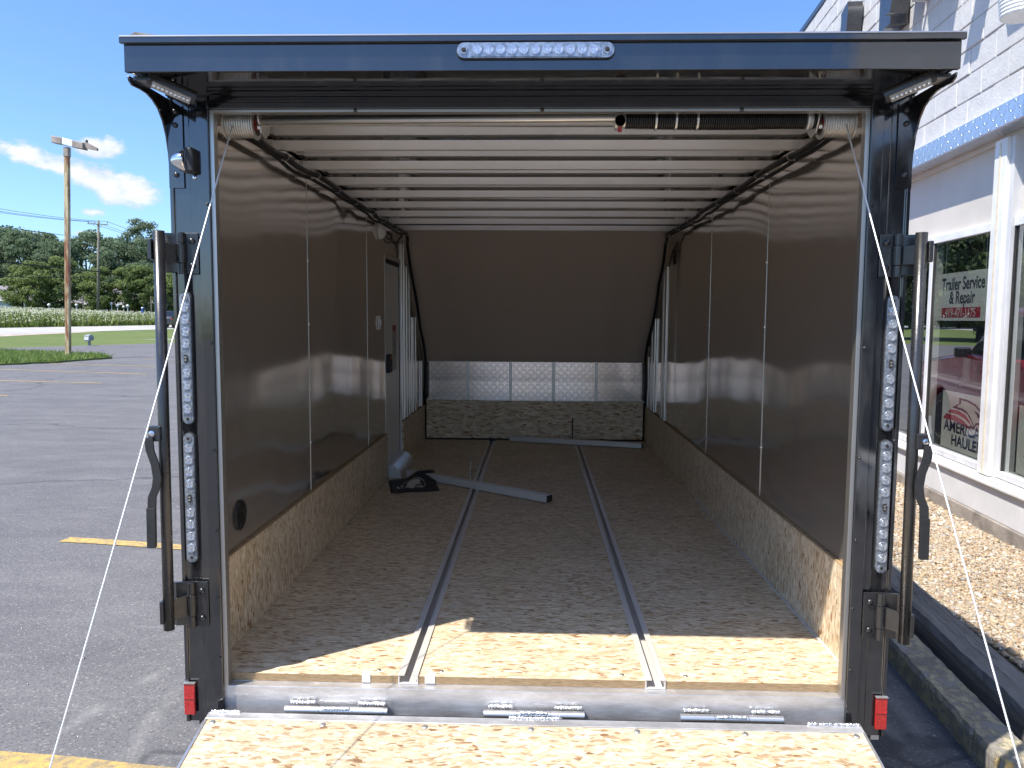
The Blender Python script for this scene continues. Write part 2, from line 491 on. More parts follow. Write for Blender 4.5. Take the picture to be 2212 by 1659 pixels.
M_leafA = leafy('oak_leaves', (0.12, 0.17, 0.10), (0.155, 0.215, 0.115), (0.21, 0.27, 0.15), 0.5)
M_leafB = leafy('maple_leaves', (0.14, 0.19, 0.065), (0.19, 0.245, 0.08), (0.25, 0.30, 0.11), 0.5)
M_leafC = leafy('poplar_leaves', (0.15, 0.20, 0.12), (0.20, 0.25, 0.15), (0.26, 0.31, 0.20), 0.5)
M_leafD = leafy('bronze_leaves', (0.09, 0.07, 0.03), (0.13, 0.10, 0.045), (0.17, 0.14, 0.07))
M_bark = mat('bark', (0.07, 0.058, 0.045), 0.9, build=worn((0.045, 0.038, 0.03), (0.10, 0.085, 0.068), 3, 0.85, 0.95, 0.8, 12, (1, 1, 0.25)))
M_weed = leafy('weed_leaves', (0.11, 0.16, 0.035), (0.17, 0.22, 0.05), (0.25, 0.29, 0.09))
M_flower = leafy('white_umbels', (0.26, 0.30, 0.16), (0.36, 0.39, 0.26), (0.50, 0.51, 0.42), 0.3)
M_blade = leafy('grass_blades', (0.14, 0.22, 0.045), (0.19, 0.27, 0.065), (0.27, 0.32, 0.12))

# ------------------------------------------------------------------ mesh helpers
WLOC = {}


class MB:
    def __init__(s):
        s.v = []
        s.f = []

    def add(s, v, f):
        k = len(s.v)
        s.v += [tuple(p) for p in v]
        s.f += [tuple(i + k for i in q) for q in f]
        return s

    def box(s, x0, x1, y0, y1, z0, z1):
        v = [(x, y, z) for z in (z0, z1) for y in (y0, y1) for x in (x0, x1)]
        return s.add(v, [(0, 2, 3, 1), (4, 5, 7, 6), (0, 1, 5, 4), (2, 6, 7, 3), (0, 4, 6, 2), (1, 3, 7, 5)])

    def prism(s, poly, axis, a, b):
        """poly in the two other axes (cyclic order), extruded along axis from a to b"""
        n = len(poly)
        def P(q, h):
            return {'x': (h, q[0], q[1]), 'y': (q[0], h, q[1]), 'z': (q[0], q[1], h)}[axis]
        v = [P(q, a) for q in poly] + [P(q, b) for q in poly]
        f = [tuple(range(n)), tuple(range(2 * n - 1, n - 1, -1))]
        f += [(i, i + n, (i + 1) % n + n, (i + 1) % n) for i in range(n)]
        return s.add(v, f)

    def tube(s, pts, r, n=8, caps=True):
        pts = [Vector(p) for p in pts]
        rs = r if isinstance(r, (list, tuple)) else [r] * len(pts)
        rings = []
        nrm = None
        for i, p in enumerate(pts):
            t = (pts[min(i + 1, len(pts) - 1)] - pts[max(i - 1, 0)]).normalized()
            if nrm is None:
                nrm = t.orthogonal().normalized()
            else:
                nrm = (nrm - t * nrm.dot(t)).normalized()
            bn = t.cross(nrm)
            rings.append([p + (nrm * math.cos(2 * math.pi * k / n) + bn * math.sin(2 * math.pi * k / n)) * rs[i] for k in range(n)])
        v = [q for ring in rings for q in ring]
        f = []
        for i in range(len(pts) - 1):
            for k in range(n):
                f.append((i * n + k, i * n + (k + 1) % n, (i + 1) * n + (k + 1) % n, (i + 1) * n + k))
        if caps:
            f.append(tuple(range(n - 1, -1, -1)))
            f.append(tuple(range((len(pts) - 1) * n, len(pts) * n)))
        return s.add(v, f)

    def lathe(s, prof, n=24, origin=(0, 0, 0), axis='z'):
        """prof: list of (radius, height along axis)"""
        o = Vector(origin)
        v, f = [], []
        for r, h in prof:
            for k in range(n):
                a = 2 * math.pi * k / n
                c, d = r * math.cos(a), r * math.sin(a)
                v.append(o + Vector({'x': (h, c, d), 'y': (d, h, c), 'z': (c, d, h)}[axis]))
        m = len(prof)
        for i in range(m - 1):
            for k in range(n):
                f.append((i * n + k, i * n + (k + 1) % n, (i + 1) * n + (k + 1) % n, (i + 1) * n + k))
        if prof[0][0] > 1e-6:
            f.append(tuple(range(n - 1, -1, -1)))
        if prof[-1][0] > 1e-6:
            f.append(tuple(range((m - 1) * n, m * n)))
        return s.add(v, f)

    def quad(s, a, b, c, d):
        return s.add([a, b, c, d], [(0, 1, 2, 3)])

    def mesh(s, name, off=(0, 0, 0), smooth=False):
        me = bpy.data.meshes.new(name)
        ox, oy, oz = off
        me.from_pydata([(x - ox, y - oy, z - oz) for x, y, z in s.v], [], s.f)
        bm = bmesh.new()
        bm.from_mesh(me)
        bmesh.ops.recalc_face_normals(bm, faces=bm.faces)
        bm.to_mesh(me)
        bm.free()
        if smooth:
            me.shade_smooth() if hasattr(me, 'shade_smooth') else [setattr(p, 'use_smooth', True) for p in me.polygons]
        return me

    def build(s, name, m, parent=None, bevel=0.0, smooth=False, base=None, seg=2):
        off = base if base is not None else (WLOC.get(parent.name, (0, 0, 0)) if parent else (0, 0, 0))
        o = link(name, s.mesh(name, off, smooth), m, parent)
        if base is not None and not parent:
            o.location = base
        WLOC[o.name] = tuple(off)
        if bevel:
            bv = o.modifiers.new('bevel', 'BEVEL')
            bv.width = bevel
            bv.segments = seg
            bv.limit_method = 'ANGLE'
            bv.angle_limit = R(40)
            bv.harden_normals = False
        return o


def link(name, me, m, parent=None):
    o = bpy.data.objects.new(name, me)
    COL.objects.link(o)
    if m is not None and not me.materials:
        me.materials.append(m)
    if parent:
        o.parent = parent
    return o


def tag(o, label=None, cat=None, group=None, kind=None):
    if label:
        o['label'] = label
    if cat:
        o['category'] = cat
    if group:
        o['group'] = group
    if kind:
        o['kind'] = kind
    return o


def thing(name, label, cat, loc=(0, 0, 0), group=None, rz=0.0, local=False):
    o = bpy.data.objects.new(name, None)
    COL.objects.link(o)
    o.empty_display_size = 0.1
    o.location = loc
    o.rotation_euler = (0, 0, rz)
    WLOC[o.name] = (0, 0, 0) if local else tuple(loc)
    return tag(o, label, cat, group)


def place(name, me, parent, loc, rot=(0, 0, 0), scale=(1, 1, 1)):
    """a copy sharing mesh data, loc in the parent's build space"""
    o = bpy.data.objects.new(name, me)
    COL.objects.link(o)
    o.parent = parent
    w_ = WLOC.get(parent.name, (0, 0, 0)) if parent else (0, 0, 0)
    o.location = (loc[0] - w_[0], loc[1] - w_[1], loc[2] - w_[2])
    o.rotation_euler = rot
    o.scale = scale
    WLOC[o.name] = tuple(loc)
    return o


def copy_tree(o, parent=None):
    c = o.copy()
    COL.objects.link(c)
    c.parent = parent
    for ch in o.children:
        copy_tree(ch, c)
    return c


def flat_curve(polys, ext, bev=0.0):
    """filled 2-D outlines (inner outlines become holes) given thickness; returns a mesh in the XY plane"""
    cu = bpy.data.curves.new('outline', 'CURVE')
    cu.dimensions = '2D'
    cu.fill_mode = 'BOTH'
    cu.extrude = ext
    cu.bevel_depth = bev
    for poly in polys:
        sp = cu.splines.new('POLY')
        sp.points.add(len(poly) - 1)
        for p, q in zip(sp.points, poly):
            p.co = (q[0], q[1], 0, 1)
        sp.use_cyclic_u = True
    o = bpy.data.objects.new('outline', cu)
    COL.objects.link(o)
    me = bpy.data.meshes.new_from_object(o.evaluated_get(bpy.context.evaluated_depsgraph_get()))
    bpy.data.objects.remove(o)
    return me


def text_mesh(body, size, ext=0.0005, offset=0.0, align='LEFT', sx=1.0):
    cu = bpy.data.curves.new('lettering', 'FONT')
    cu.body = body
    cu.size = size
    cu.extrude = ext
    cu.offset = offset
    cu.align_x = align
    o = bpy.data.objects.new('lettering', cu)
    COL.objects.link(o)
    me = bpy.data.meshes.new_from_object(o.evaluated_get(bpy.context.evaluated_depsgraph_get()))
    bpy.data.objects.remove(o)
    if sx != 1.0:
        me.transform(Matrix.Diagonal((sx, 1, 1, 1)))
    return me


def arc(cx, cy, r, a0, a1, n):
    return [(cx + r * math.cos(a0 + (a1 - a0) * i / n), cy + r * math.sin(a0 + (a1 - a0) * i / n)) for i in range(n + 1)]


def wavy(pts, n, amp, seed):
    """resample a polyline with slight sag and wander"""
    rnd = random.Random(seed)
    out = []
    for a, b in zip(pts[:-1], pts[1:]):
        a, b = Vector(a), Vector(b)
        j = Vector((rnd.uniform(-1, 1), 0, rnd.uniform(-1, 0.2))) * amp
        for i in range(n):
            t = i / n
            out.append(a.lerp(b, t) + j * math.sin(math.pi * t))
    out.append(Vector(pts[-1]))
    return out


# ------------------------------------------------------------------ ground, roads, grass
ZG = -0.5


def hgt(x):
    return ZG + 0.034 * min(max(0.0, -x - 30), 50)


g = MB()
xs = [-1500, -80, -30, 700]
ys = [-300, 1600]
for i in range(3):
    a, b_ = xs[i], xs[i + 1]
    g.quad((a, ys[0], hgt(a)), (b_, ys[0], hgt(b_)), (b_, ys[1], hgt(b_)), (a, ys[1], hgt(a)))
tag(g.build('ground', M_grass), kind='structure')


def sheet(name, poly, m, z, kind='structure'):
    s_ = MB()
    s_.add([(x, y, z) for x, y in poly], [tuple(range(len(poly)))])
    return tag(s_.build(name, m), kind=kind)


sheet('car_park', [(-29.9, -60), (-29.9, 34), (-27.8, 36.7), (-26, 40.6), (-23.7, 45.1), (-20, 52), (-10, 58), (60, 58), (60, -60)], M_asphalt, ZG + 0.006)
rd = MB()
for y0, y1 in ((-300, 600),):
    a, b_ = -47.0, -39.2
    rd.quad((a, y0, hgt(a) + 0.02), (b_, y0, hgt(b_) + 0.02), (b_, y1, hgt(b_) + 0.02), (a, y1, hgt(a) + 0.02))
tag(rd.build('road', M_road), kind='structure')
sh = MB()
sh.add([(x, y, hgt(x) + 0.012) for x, y in [(-39.2, 30), (-37.6, 36), (-38.0, 44), (-36.9, 50), (-37.8, 56), (-38.4, 62), (-39.2, 66)]], [(0, 1, 2, 3, 4, 5, 6)])
tag(sh.build('road_shoulder', M_shoulder), kind='structure')
pv = MB()
pv.add([(-28.6, 52.2, hgt(-28.6) + 0.014), (-20, 55.5, ZG + 0.014), (-18, 56.8, ZG + 0.014), (-27.2, 54.6, ZG + 0.014)], [(0, 1, 2, 3)])
tag(pv.build('path', M_road), kind='structure')
# raised grass island with a ragged edge
isl = [(-18.1, 23.1), (-17.3, 24.6), (-17.15, 26.2), (-16.9, 27.6), (-17.9, 28.9), (-21, 30.2), (-26, 32.5), (-29.6, 33.6), (-29.6, 29.5), (-24, 26.1)]
rnd = random.Random(3)
isl2 = []
for a, b_ in zip(isl, isl[1:] + isl[:1]):
    for i in range(5):
        t_ = i / 5
        isl2.append((a[0] + (b_[0] - a[0]) * t_ + rnd.uniform(-.12, .12), a[1] + (b_[1] - a[1]) * t_ + rnd.uniform(-.12, .12)))
ib = MB()
ib.prism(isl2, 'z', ZG - 0.05, ZG + 0.07)
tag(ib.build('grass_island', M_grass), kind='structure')


def pline(a, b_, wd, name='parking_line'):
    d_ = Vector((b_[0] - a[0], b_[1] - a[1], 0)).normalized()
    n_ = Vector((-d_.y, d_.x, 0)) * wd / 2
    z = ZG + 0.011
    A, B = Vector((a[0], a[1], z)), Vector((b_[0], b_[1], z))
    rr = random.Random(int(a[1] * 100))
    k = 14
    up_ = [A.lerp(B, i / k) + n_ * rr.uniform(.86, 1.1) for i in range(k + 1)]
    dn_ = [A.lerp(B, i / k) - n_ * rr.uniform(.86, 1.1) for i in range(k + 1)]
    s_ = MB()
    s_.add(up_ + dn_, [(i, i + 1, k + 2 + i, k + 1 + i) for i in range(k)])
    return tag(s_.build(name, M_line), kind='structure')


pline((-3.56, 3.22), (1.6, 2.45), 0.115)
pline((-3.6, 0.50), (1.5, -0.02), 0.125)
pline((-3.6, -2.3), (1.5, -2.9), 0.12)
pline((-3.6, 6.1), (0.9, 5.5), 0.12)
pline((-16.9, 21.3), (-11.4, 19.75), 0.11)
pline((-17.3, 24.5), (-12.6, 23.1), 0.11)
pline((-16.7, 17.6), (-10.96, 16.65), 0.11)
pline((-16.7, 14.4), (-11.18, 13.5), 0.11)
pline((-15.3, 27.2), (-12.5, 26.7), 0.11)
pline((-16.4, 11.0), (-11.2, 10.3), 0.11)

# short grass blades on the island and the verge
def blades(name, spots, h0, h1, wd, m, label, cat, seed=1, lean=0.35):
    rg = np.random.default_rng(seed)
    P = np.array(spots)
    n = len(P)
    a = rg.uniform(0, 2 * np.pi, n)
    hh = rg.uniform(h0, h1, n)
    dx_, dy_ = np.cos(a) * wd / 2, np.sin(a) * wd / 2
    lx, ly = rg.normal(0, lean, n) * hh, rg.normal(0, lean, n) * hh
    V = np.zeros((n, 3, 3))
    V[:, 0] = np.stack([P[:, 0] - dx_, P[:, 1] - dy_, P[:, 2]], 1)
    V[:, 1] = np.stack([P[:, 0] + dx_, P[:, 1] + dy_, P[:, 2]], 1)
    V[:, 2] = np.stack([P[:, 0] + lx, P[:, 1] + ly, P[:, 2] + hh], 1)
    return tri_obj(name, V.reshape(-1, 3), np.arange(3 * n).reshape(n, 3), m, label, cat)


def np_mesh(name, V, F):
    me = bpy.data.meshes.new(name)
    V = np.asarray(V, np.float32)
    F = np.asarray(F, np.int32)
    k = F.shape[1]
    me.vertices.add(len(V))
    me.vertices.foreach_set('co', V.ravel())
    me.loops.add(F.size)
    me.loops.foreach_set('vertex_index', F.ravel())
    me.polygons.add(len(F))
    me.polygons.foreach_set('loop_start', np.arange(0, F.size, k, dtype=np.int32))
    me.polygons.foreach_set('loop_total', np.full(len(F), k, np.int32))
    me.update(calc_edges=True)
    me.validate()
    return me


def tri_obj(name, V, F, m, label=None, cat=None, smooth=False):
    me = np_mesh(name, V, F)
    if smooth:
        me.polygons.foreach_set('use_smooth', [True] * len(me.polygons))
    return tag(link(name, me, m), label, cat, kind='stuff')


rg = np.random.default_rng(11)
sp = []
while len(sp) < 16000:
    x, y = rg.uniform(-30, -16.5), rg.uniform(22.5, 34)
    ins = False
    j = len(isl2) - 1
    for i in range(len(isl2)):
        xi, yi = isl2[i]
        xj, yj = isl2[j]
        if (yi > y) != (yj > y) and x < (xj - xi) * (y - yi) / (yj - yi) + xi:
            ins = not ins
        j = i
    if ins:
        sp.append((x, y, ZG + 0.06))
blades('island_grass', sp, 0.06, 0.24, 0.045, M_blade, 'short rough grass growing on the kerbless island by the rusty pole', 'grass', 2)

# the wild field beyond the road: green stalks below, white flower heads on top
n = 72000
fx = -47.3 - rg.random(n) ** 1.4 * 34
fy = rg.uniform(20, 190, n)
fz = np.array([hgt(x) for x in fx])
k = 30000
st = np.stack([fx[:k], fy[:k], fz[:k]], 1)
blades('field_weeds', st, 0.7, 1.5, 0.28, M_weed, 'tall green weeds covering the field beyond the pale road', 'weeds', 5, 0.22)
hx, hy, hz = fx[k:], fy[k:], fz[k:] + rg.uniform(0.75, 1.5, n - k) * np.clip(0.55 + ( -47.3 - fx[k:]) / 6, 0.55, 1.0)
a = rg.uniform(0, 6.28, n - k)
r_ = rg.uniform(0.03, 0.08, n - k)
V = []
for q in range(4):
    t_ = a + q * np.pi / 2
    V.append(np.stack([hx + np.cos(t_) * r_, hy + np.sin(t_) * r_ * 0.6, hz + np.sin(t_ * 1.0) * r_ * 0.65], 1))
V = np.stack(V, 1).reshape(-1, 3)
tri_obj('field_flowers', V, np.arange(len(V)).reshape(-1, 4), M_flower, 'white lacy flower heads standing over the wild field', 'flowers')

# ------------------------------------------------------------------ the trailer
T = thing('cargo_trailer', 'black enclosed trailer with open rear, strand board floor and ramp let down', 'trailer', (0, 2.5, ZG))
KX, WX = 1.062, 1.077          # kick board face, wall panel face
FZ = 0.028                     # floor top
KZ = 0.362                     # kick board top
CZ = 1.916                     # roof sheet
NOSE = [(5.0, 0.78), (3.77, 1.90)]


def tri_prism(parts, name, m, **kw):
    pass


# shell outside
for s in (-1, 1):
    MB().prism([(0.0315, -0.12), (5.10, -0.12), (5.10, 0.80), (3.86, 1.955), (0.0315, 1.955)], 'x', s * 1.10, s * 1.126).build('side_skin', M_black, T)
MB().box(-1.13, 1.13, 0.101, 3.87, 1.957, 1.985).build('roof', M_white, T, 0.004)
MB().prism([(5.06, -0.12), (5.11, -0.12), (5.11, 0.805), (3.872, 1.985), (3.80, 1.985), (5.06, 0.795)], 'x', -1.127, 1.127).build('nose_skin', M_black, T)
MB().box(-1.09, 1.09, 0.052, 5.05, -0.115, -0.002).build('chassis', M_bar, T)
for s in (-1, 1):
    mb = MB()
    mb.tube([(s * 0.09, 5.0, -0.07), (s * 0.03, 6.1, -0.07)], 0.04, 4)
    mb.build('tongue_rail', M_bar, T)
MB().box(-0.05, 0.05, 6.08, 6.34, -0.09, 0.03).build('coupler', M_bar, T, 0.01)
MB().tube([(0, 5.85, -0.47), (0, 5.85, 0.4)], 0.03, 12).build('tongue_jack', M_steel, T)
tyre = MB().lathe([(0.20, 0.0), (0.30, 0.005), (0.325, 0.03), (0.33, 0.10), (0.325, 0.17), (0.30, 0.195), (0.20, 0.20)], 32, (0, 0, 0), 'x').mesh('tyre', smooth=True)
tyre.materials.append(M_tyre)
rimm = MB().lathe([(0.02, 0.17), (0.06, 0.175), (0.12, 0.14), (0.17, 0.15), (0.198, 0.19), (0.20, 0.10)], 24, (0, 0, 0), 'x').mesh('rim', smooth=True)
rimm.materials.append(M_castal)
for s in (-1, 1):
    for y in (2.05, 2.78):
        wh = place('wheel', tyre, T, (s * 1.15, y, ZG + 0.337), (0, 0, 0 if s > 0 else math.pi))
        place('rim', rimm, wh, (s * 1.15, y, ZG + 0.337))
    pts = [(1.60, -0.12)] + [(2.415 + 0.80 * math.cos(a_), -0.12 + 0.38 * math.sin(a_)) for a_ in [math.pi - i * math.pi / 12 for i in range(13)]] + [(3.23, -0.12)]
    inner = [(2.415 + 0.76 * math.cos(a_), -0.12 + 0.35 * math.sin(a_)) for a_ in [i * math.pi / 12 for i in range(13)]]
    MB().prism(pts + inner, 'x', s * 1.128, s * 1.39).build('fender', M_alum, T)

# floor boards between the two clamp tracks
for a_, b_ in ((-1.062, -0.437), (-0.371, 0.373), (0.439, 1.062)):
    o = MB().box(a_, b_, 0.034, 5.0, 0.0, FZ).build('floor_panel', M_floor, T)
    MB().box(a_, b_, 0.0325, 0.0338, 0.0015, FZ - 0.0005).build('floor_edge', M_osbedge, o)
for xc in (-0.404, 0.406):
    tr = MB()
    y0, y1 = 0.03, 4.86
    tr.box(xc - 0.033, xc + 0.033, y0, y1, 0.001, 0.006)
    tr.box(xc - 0.033, xc - 0.029, y0, y1, 0.006, 0.0305)
    tr.box(xc + 0.029, xc + 0.033, y0, y1, 0.006, 0.0305)
    tr.box(xc - 0.0335, xc - 0.012, y0 - 0.001, y1, 0.0305, 0.034)
    tr.box(xc + 0.012, xc + 0.0335, y0 - 0.001, y1, 0.0305, 0.034)
    tr.build('clamp_track', M_track, T)
scr = MB().lathe([(0.0085, 0.0), (0.008, 0.002), (0.004, 0.0035), (0.0, 0.0036)], 10).mesh('floor_screw', smooth=True)
scr.materials.append(M_steel)
for xc in (-0.404, 0.406):
    for y in [0.07] + [0.66 + 0.61 * i for i in range(7)]:
        for s in (-1, 1):
            place('floor_screw', scr, T, (xc + s * (0.085 if y > 0.1 else 0.105), y, FZ))
for xc, wd in ((-0.543, 0.028), (-0.332, 0.034)):
    MB().box(xc - wd / 2, xc + wd / 2, 0.030, 0.046, 0.004, FZ + 0.003).build('foam_patch', M_foam, T, 0.002)
MB().box(KX - 0.007, KX - 0.0005, 0.036, 2.6, FZ, FZ + 0.006).build('caulk_bead', M_caulk, T)

# kick boards
for s, spans in ((-1, ((0.032, 3.10), (3.77, 5.0))), (1, ((0.032, 2.44), (2.4415, 5.0)))):
    for a_, b_ in spans:
        MB().box(s * KX, s * (KX + 0.014), a_, b_, FZ if s < 0 else FZ, KZ).build('kick_board', M_kick, T, 0.001)
        MB().box(s * (KX + 0.0005), s * (KX + 0.0145), a_, b_, KZ + 0.0002, KZ + 0.004).build('kick_edge', M_osbedge, T)

# bronze wall panels with bright seams and rivets
riv = MB().lathe([(0.0065, 0.0), (0.005, 0.003), (0.0, 0.0042)], 10, (0, 0, 0), 'x').mesh('rivet', smooth=True)
riv.materials.append(M_chrome)
TOPZ = CZ - 0.002


def nose_y(z):
    (ya, za), (yb, zb) = NOSE
    return ya + (yb - ya) * (z - za) / (zb - za)


for s, cuts in ((-1, [0.032, 1.248, 2.53, 3.105]), (1, [0.032, 1.243, 2.40, 3.85])):
    for a_, b_ in zip(cuts[:-1], cuts[1:]):
        MB().box(s * WX, s * (WX + 0.004), a_ + 0.0015, b_ - 0.0015, KZ + 0.005, TOPZ).build('wall_panel', M_wall, T)
    for c in cuts[1:-1]:
        sm = MB().box(s * (WX - 0.002), s * (WX + 0.003), c - 0.0014, c + 0.0014, KZ + 0.005, TOPZ).build('panel_seam', M_atpseam, T)
        for z in (0.60, 0.86, 1.17, 1.47):
            place('rivet', riv, sm, (s * (WX - 0.001), c + 0.006, z), (0, 0, math.pi if s > 0 else 0), (1.2, 1.2, 1.2) if c < 2 else (1, 1, 1))
# wall forward of the door, cut by the sloping nose
MB().prism([(3.765, KZ + 0.005), (5.0, KZ + 0.005), (5.0, 0.78), (nose_y(TOPZ), TOPZ), (3.765, TOPZ)], 'x', -WX, -WX - 0.004).build('wall_panel', M_wall, T)
MB().prism([(3.852, KZ + 0.005), (5.0, KZ + 0.005), (5.0, 0.78), (nose_y(TOPZ) + 0.12, TOPZ - 0.1), (3.852, TOPZ - 0.05)], 'x', WX, WX + 0.004).build('wall_panel', M_wall, T)
MB().box(-WX - 0.004, -WX, 3.108, 3.763, 1.665, TOPZ).build('wall_panel', M_wall, T)
# bright uprights by the nose
for s, ups in ((-1, ((3.86, 1.80, 0.016), (4.0, 1.63, 0.05), (4.125, 1.63, 0.06), (4.32, 1.21, 0.065), (4.46, 1.21, 0.07), (4.80, 0.80, 0.06))),
               (1, ((3.93, 1.63, 0.075), (4.07, 1.63, 0.075), (4.50, 1.21, 0.09), (4.66, 1.21, 0.09), (4.86, 0.85, 0.06)))):
    for y, zt, wd in ups:
        MB().box(s * (WX - 0.012), s * (WX - 0.0005), y, y + wd, KZ + 0.005, zt).build('wall_upright', M_alum, T, 0.003)
# round floor-level and high vents
def vent(s, y, z, r):
    v_ = MB().lathe([(r, 0.0), (r, 0.006), (r * 0.86, 0.009), (r * 0.84, 0.004), (0.0, 0.004)], 28, (0, 0, 0), 'x')
    me = v_.mesh('air_vent', smooth=False)
    me.materials.append(M_rubber)
    o = place('air_vent', me, T, (s * (WX - 0.0005), y, z), (0, 0, math.pi if s > 0 else 0))
    sl = MB()
    for i in range(-5, 6):
        zz = i * r * 0.145
        hw = math.sqrt(max(0.0, (r * 0.82) ** 2 - zz * zz))
        sl.box(0.004, 0.0085, -hw, hw, zz - r * 0.04, zz + r * 0.04)
    me2 = sl.mesh('louvre')
    me2.materials.append(M_bar)
    place('louvre', me2, o, (s * (WX - 0.0005), y, z))
    return o


vent(-1, 0.345, 0.478, 0.056)
vent(1, 3.64, 1.68, 0.055)

# side door with its latch, sticker and curved step cover
door = MB().box(-1.098, -1.088, 3.15, 3.735, 0.09, 1.60).build('side_door', M_door, T, 0.003)
MB().box(-1.0875, -1.075, 3.108, 3.135, KZ + 0.004, 1.662).build('frame_post', M_alum, door)
MB().box(-1.0875, -1.075, 3.745, 3.765, 0.06, 1.662).build('frame_post', M_alum, door)
MB().box(-1.0875, -1.075, 3.136, 3.744, 1.63, 1.662).build('frame_head', M_alum, door)
MB().box(-1.0885, -1.083, 3.136, 3.744, 1.601, 1.6295).build('door_seal', M_rubber, door)
MB().box(-1.0995, -1.083, 3.7355, 3.744, 0.09, 1.60).build('door_seal', M_rubber, door)
MB().box(-1.10, -1.0985, 3.108, 3.765, 0.03, 1.66).build('door_backing', M_dark, door)
lt = MB().box(-1.0878, -1.055, 3.165, 3.275, 0.80, 0.935).build('door_latch', M_rubber, door, 0.006)
MB().box(-1.0548, -1.05, 3.20, 3.24, 0.90, 0.925).build('latch_button', M_redpl, door)
MB().box(-1.0878, -1.0868, 3.45, 3.60, 1.10, 1.145).build('warning_sticker', M_redpl, door)
M_sticker = mat('printed_sticker', (0.5, 0.48, 0.45), 0.5, build=lambda t, b: t.put(b.inputs['Base Color'], t.mix(
    t.m('MULTIPLY', t.m('GREATER_THAN', t.m('FRACT', t.m('MULTIPLY', t.sep(t.pos())[2], 62.0)), 0.55), t.m('GREATER_THAN', t.noise(t.mapping(t.pos(), scale=(1, 40, 12)), 1.0, 1), 0.45)),
    (0.55, 0.53, 0.50), (0.22, 0.20, 0.19))))
MB().box(-1.0878, -1.0868, 3.45, 3.60, 0.80, 1.098).build('warning_sticker', M_sticker, door)
st_ = MB()
pr_ = [(-1.085 + 0.115 * math.sin(a_), 0.03 + 0.105 * math.cos(a_)) for a_ in [i * math.pi / 2 / 10 for i in range(11)]]
st_.prism(pr_ + [(-1.085, 0.03)], 'y', 3.14, 3.73)
st_.build('step_cover', M_alum, T, smooth=False)

# light switch and dome lamp on the left wall
sw = MB().box(-WX + 0.0005, -WX + 0.012, 2.855, 2.905, 1.12, 1.215).build('light_switch', M_white, T, 0.004)
MB().box(-WX + 0.0125, -WX + 0.02, 2.872, 2.888, 1.15, 1.185).build('switch_rocker', M_castal, sw, 0.002)
dl = MB().lathe([(0.062, 0.0), (0.062, 0.012), (0.054, 0.03), (0.03, 0.045), (0.0, 0.048)], 24, (0, 0, 0), 'x').mesh('dome_lamp', smooth=True)
dl.materials.append(M_white)
place('dome_lamp', dl, T, (-WX + 0.0005, 2.93, 1.80))
# junction plate right of the nose
MB().box(WX - 0.02, WX - 0.0125, 4.70, 4.85, 0.95, 1.10).build('junction_box', M_rubber, T, 0.003)

# front wall: leaning strand board, five tread plates with seam strips, sloped nose panel
MB().box(-1.045, 1.04, 4.968, 4.984, 0.045, 0.408).build('front_board', M_front, T, 0.001)
MB().box(-1.045, 1.04, 4.972, 4.983, FZ + 0.0005, 0.044).build('gap_shade', M_dark, T)  # dark strip standing in for the shade under the board
cuts = [-1.06, -0.65, -0.233, 0.182, 0.592, 1.06]
for a_, b_ in zip(cuts[:-1], cuts[1:]):
    MB().prism([(4.9995, 0.40), (4.9985, 0.60), (4.993, 0.785), (4.996, 0.785), (5.002, 0.60), (5.003, 0.40)], 'x', a_ + 0.001, b_ - 0.001).build('tread_plate', M_atp, T)
for c in cuts[1:-1]:
    MB().box(c - 0.014, c + 0.014, 4.9805, 4.9985, 0.409, 0.79).build('seam_strip', M_atpseam, T, 0.003)
sl = MB()
nx, nz_ = 36, 24
for j in range(nz_ + 1):
    for i in range(nx + 1):
        u_, v_ = i / nx, j / nz_
        x = -1.076 + 2.152 * u_
        y = NOSE[0][0] + (NOSE[1][0] - NOSE[0][0]) * v_
        z = NOSE[0][1] + (NOSE[1][1] - NOSE[0][1]) * v_
        bow = 0.004 * math.sin(6.5 * x + 0.4) * math.sin(math.pi * v_)
        sl.v.append((x, y + bow, z + bow))
sl.f = [(j * (nx + 1) + i, j * (nx + 1) + i + 1, (j + 1) * (nx + 1) + i + 1, (j + 1) * (nx + 1) + i) for j in range(nz_) for i in range(nx)]
npn = sl.build('nose_panel', M_nose, T, smooth=True)
rv2 = MB().lathe([(0.006, 0.0), (0.004, 0.003), (0.0, 0.004)], 8).mesh('rivet', smooth=True)
rv2.materials.append(M_steel)
for z in (1.33, 0.99):
    for x in (-0.72, -0.25, 0.27, 0.74):
        place('rivet', rv2, npn, (x, nose_y(z) - 0.006, z - 0.006), (R(132), 0, 0))

# ceiling: thin bowed sheet above a row of cross beams
rf = MB()
nx, ny = 40, 70
Y0, Y1 = 0.05, 3.80
for j in range(ny + 1):
    for i in range(nx + 1):
        x = -1.08 + 2.16 * i / nx
        y = Y0 + (Y1 - Y0) * j / ny
        ph = (y - 0.341) / 0.406
        sag = -0.006 * (math.sin(math.pi * ph) ** 2) * (1 - (x / 1.08) ** 4) * (0.8 + 0.3 * math.sin(2.1 * x + math.floor(ph) * 1.7))
        rf.v.append((x, y, CZ + 0.004 + sag + 0.004))
rf.f = [(j * (nx + 1) + i, j * (nx + 1) + i + 1, (j + 1) * (nx + 1) + i + 1, (j + 1) * (nx + 1) + i) for j in range(ny) for i in range(nx)]
rf.build('ceiling_sheet', M_roofin, T, smooth=True)
bm_ = MB()
prof = [(0.0, 0.0), (0.0, 0.036), (0.030, 0.036), (0.030, 0.0), (0.027, -0.0015), (0.003, -0.0015)]
bm_.prism(prof, 'x', -1.055, 1.055)
bme = bm_.mesh('cross_beam')
bme.materials.append(M_beam)
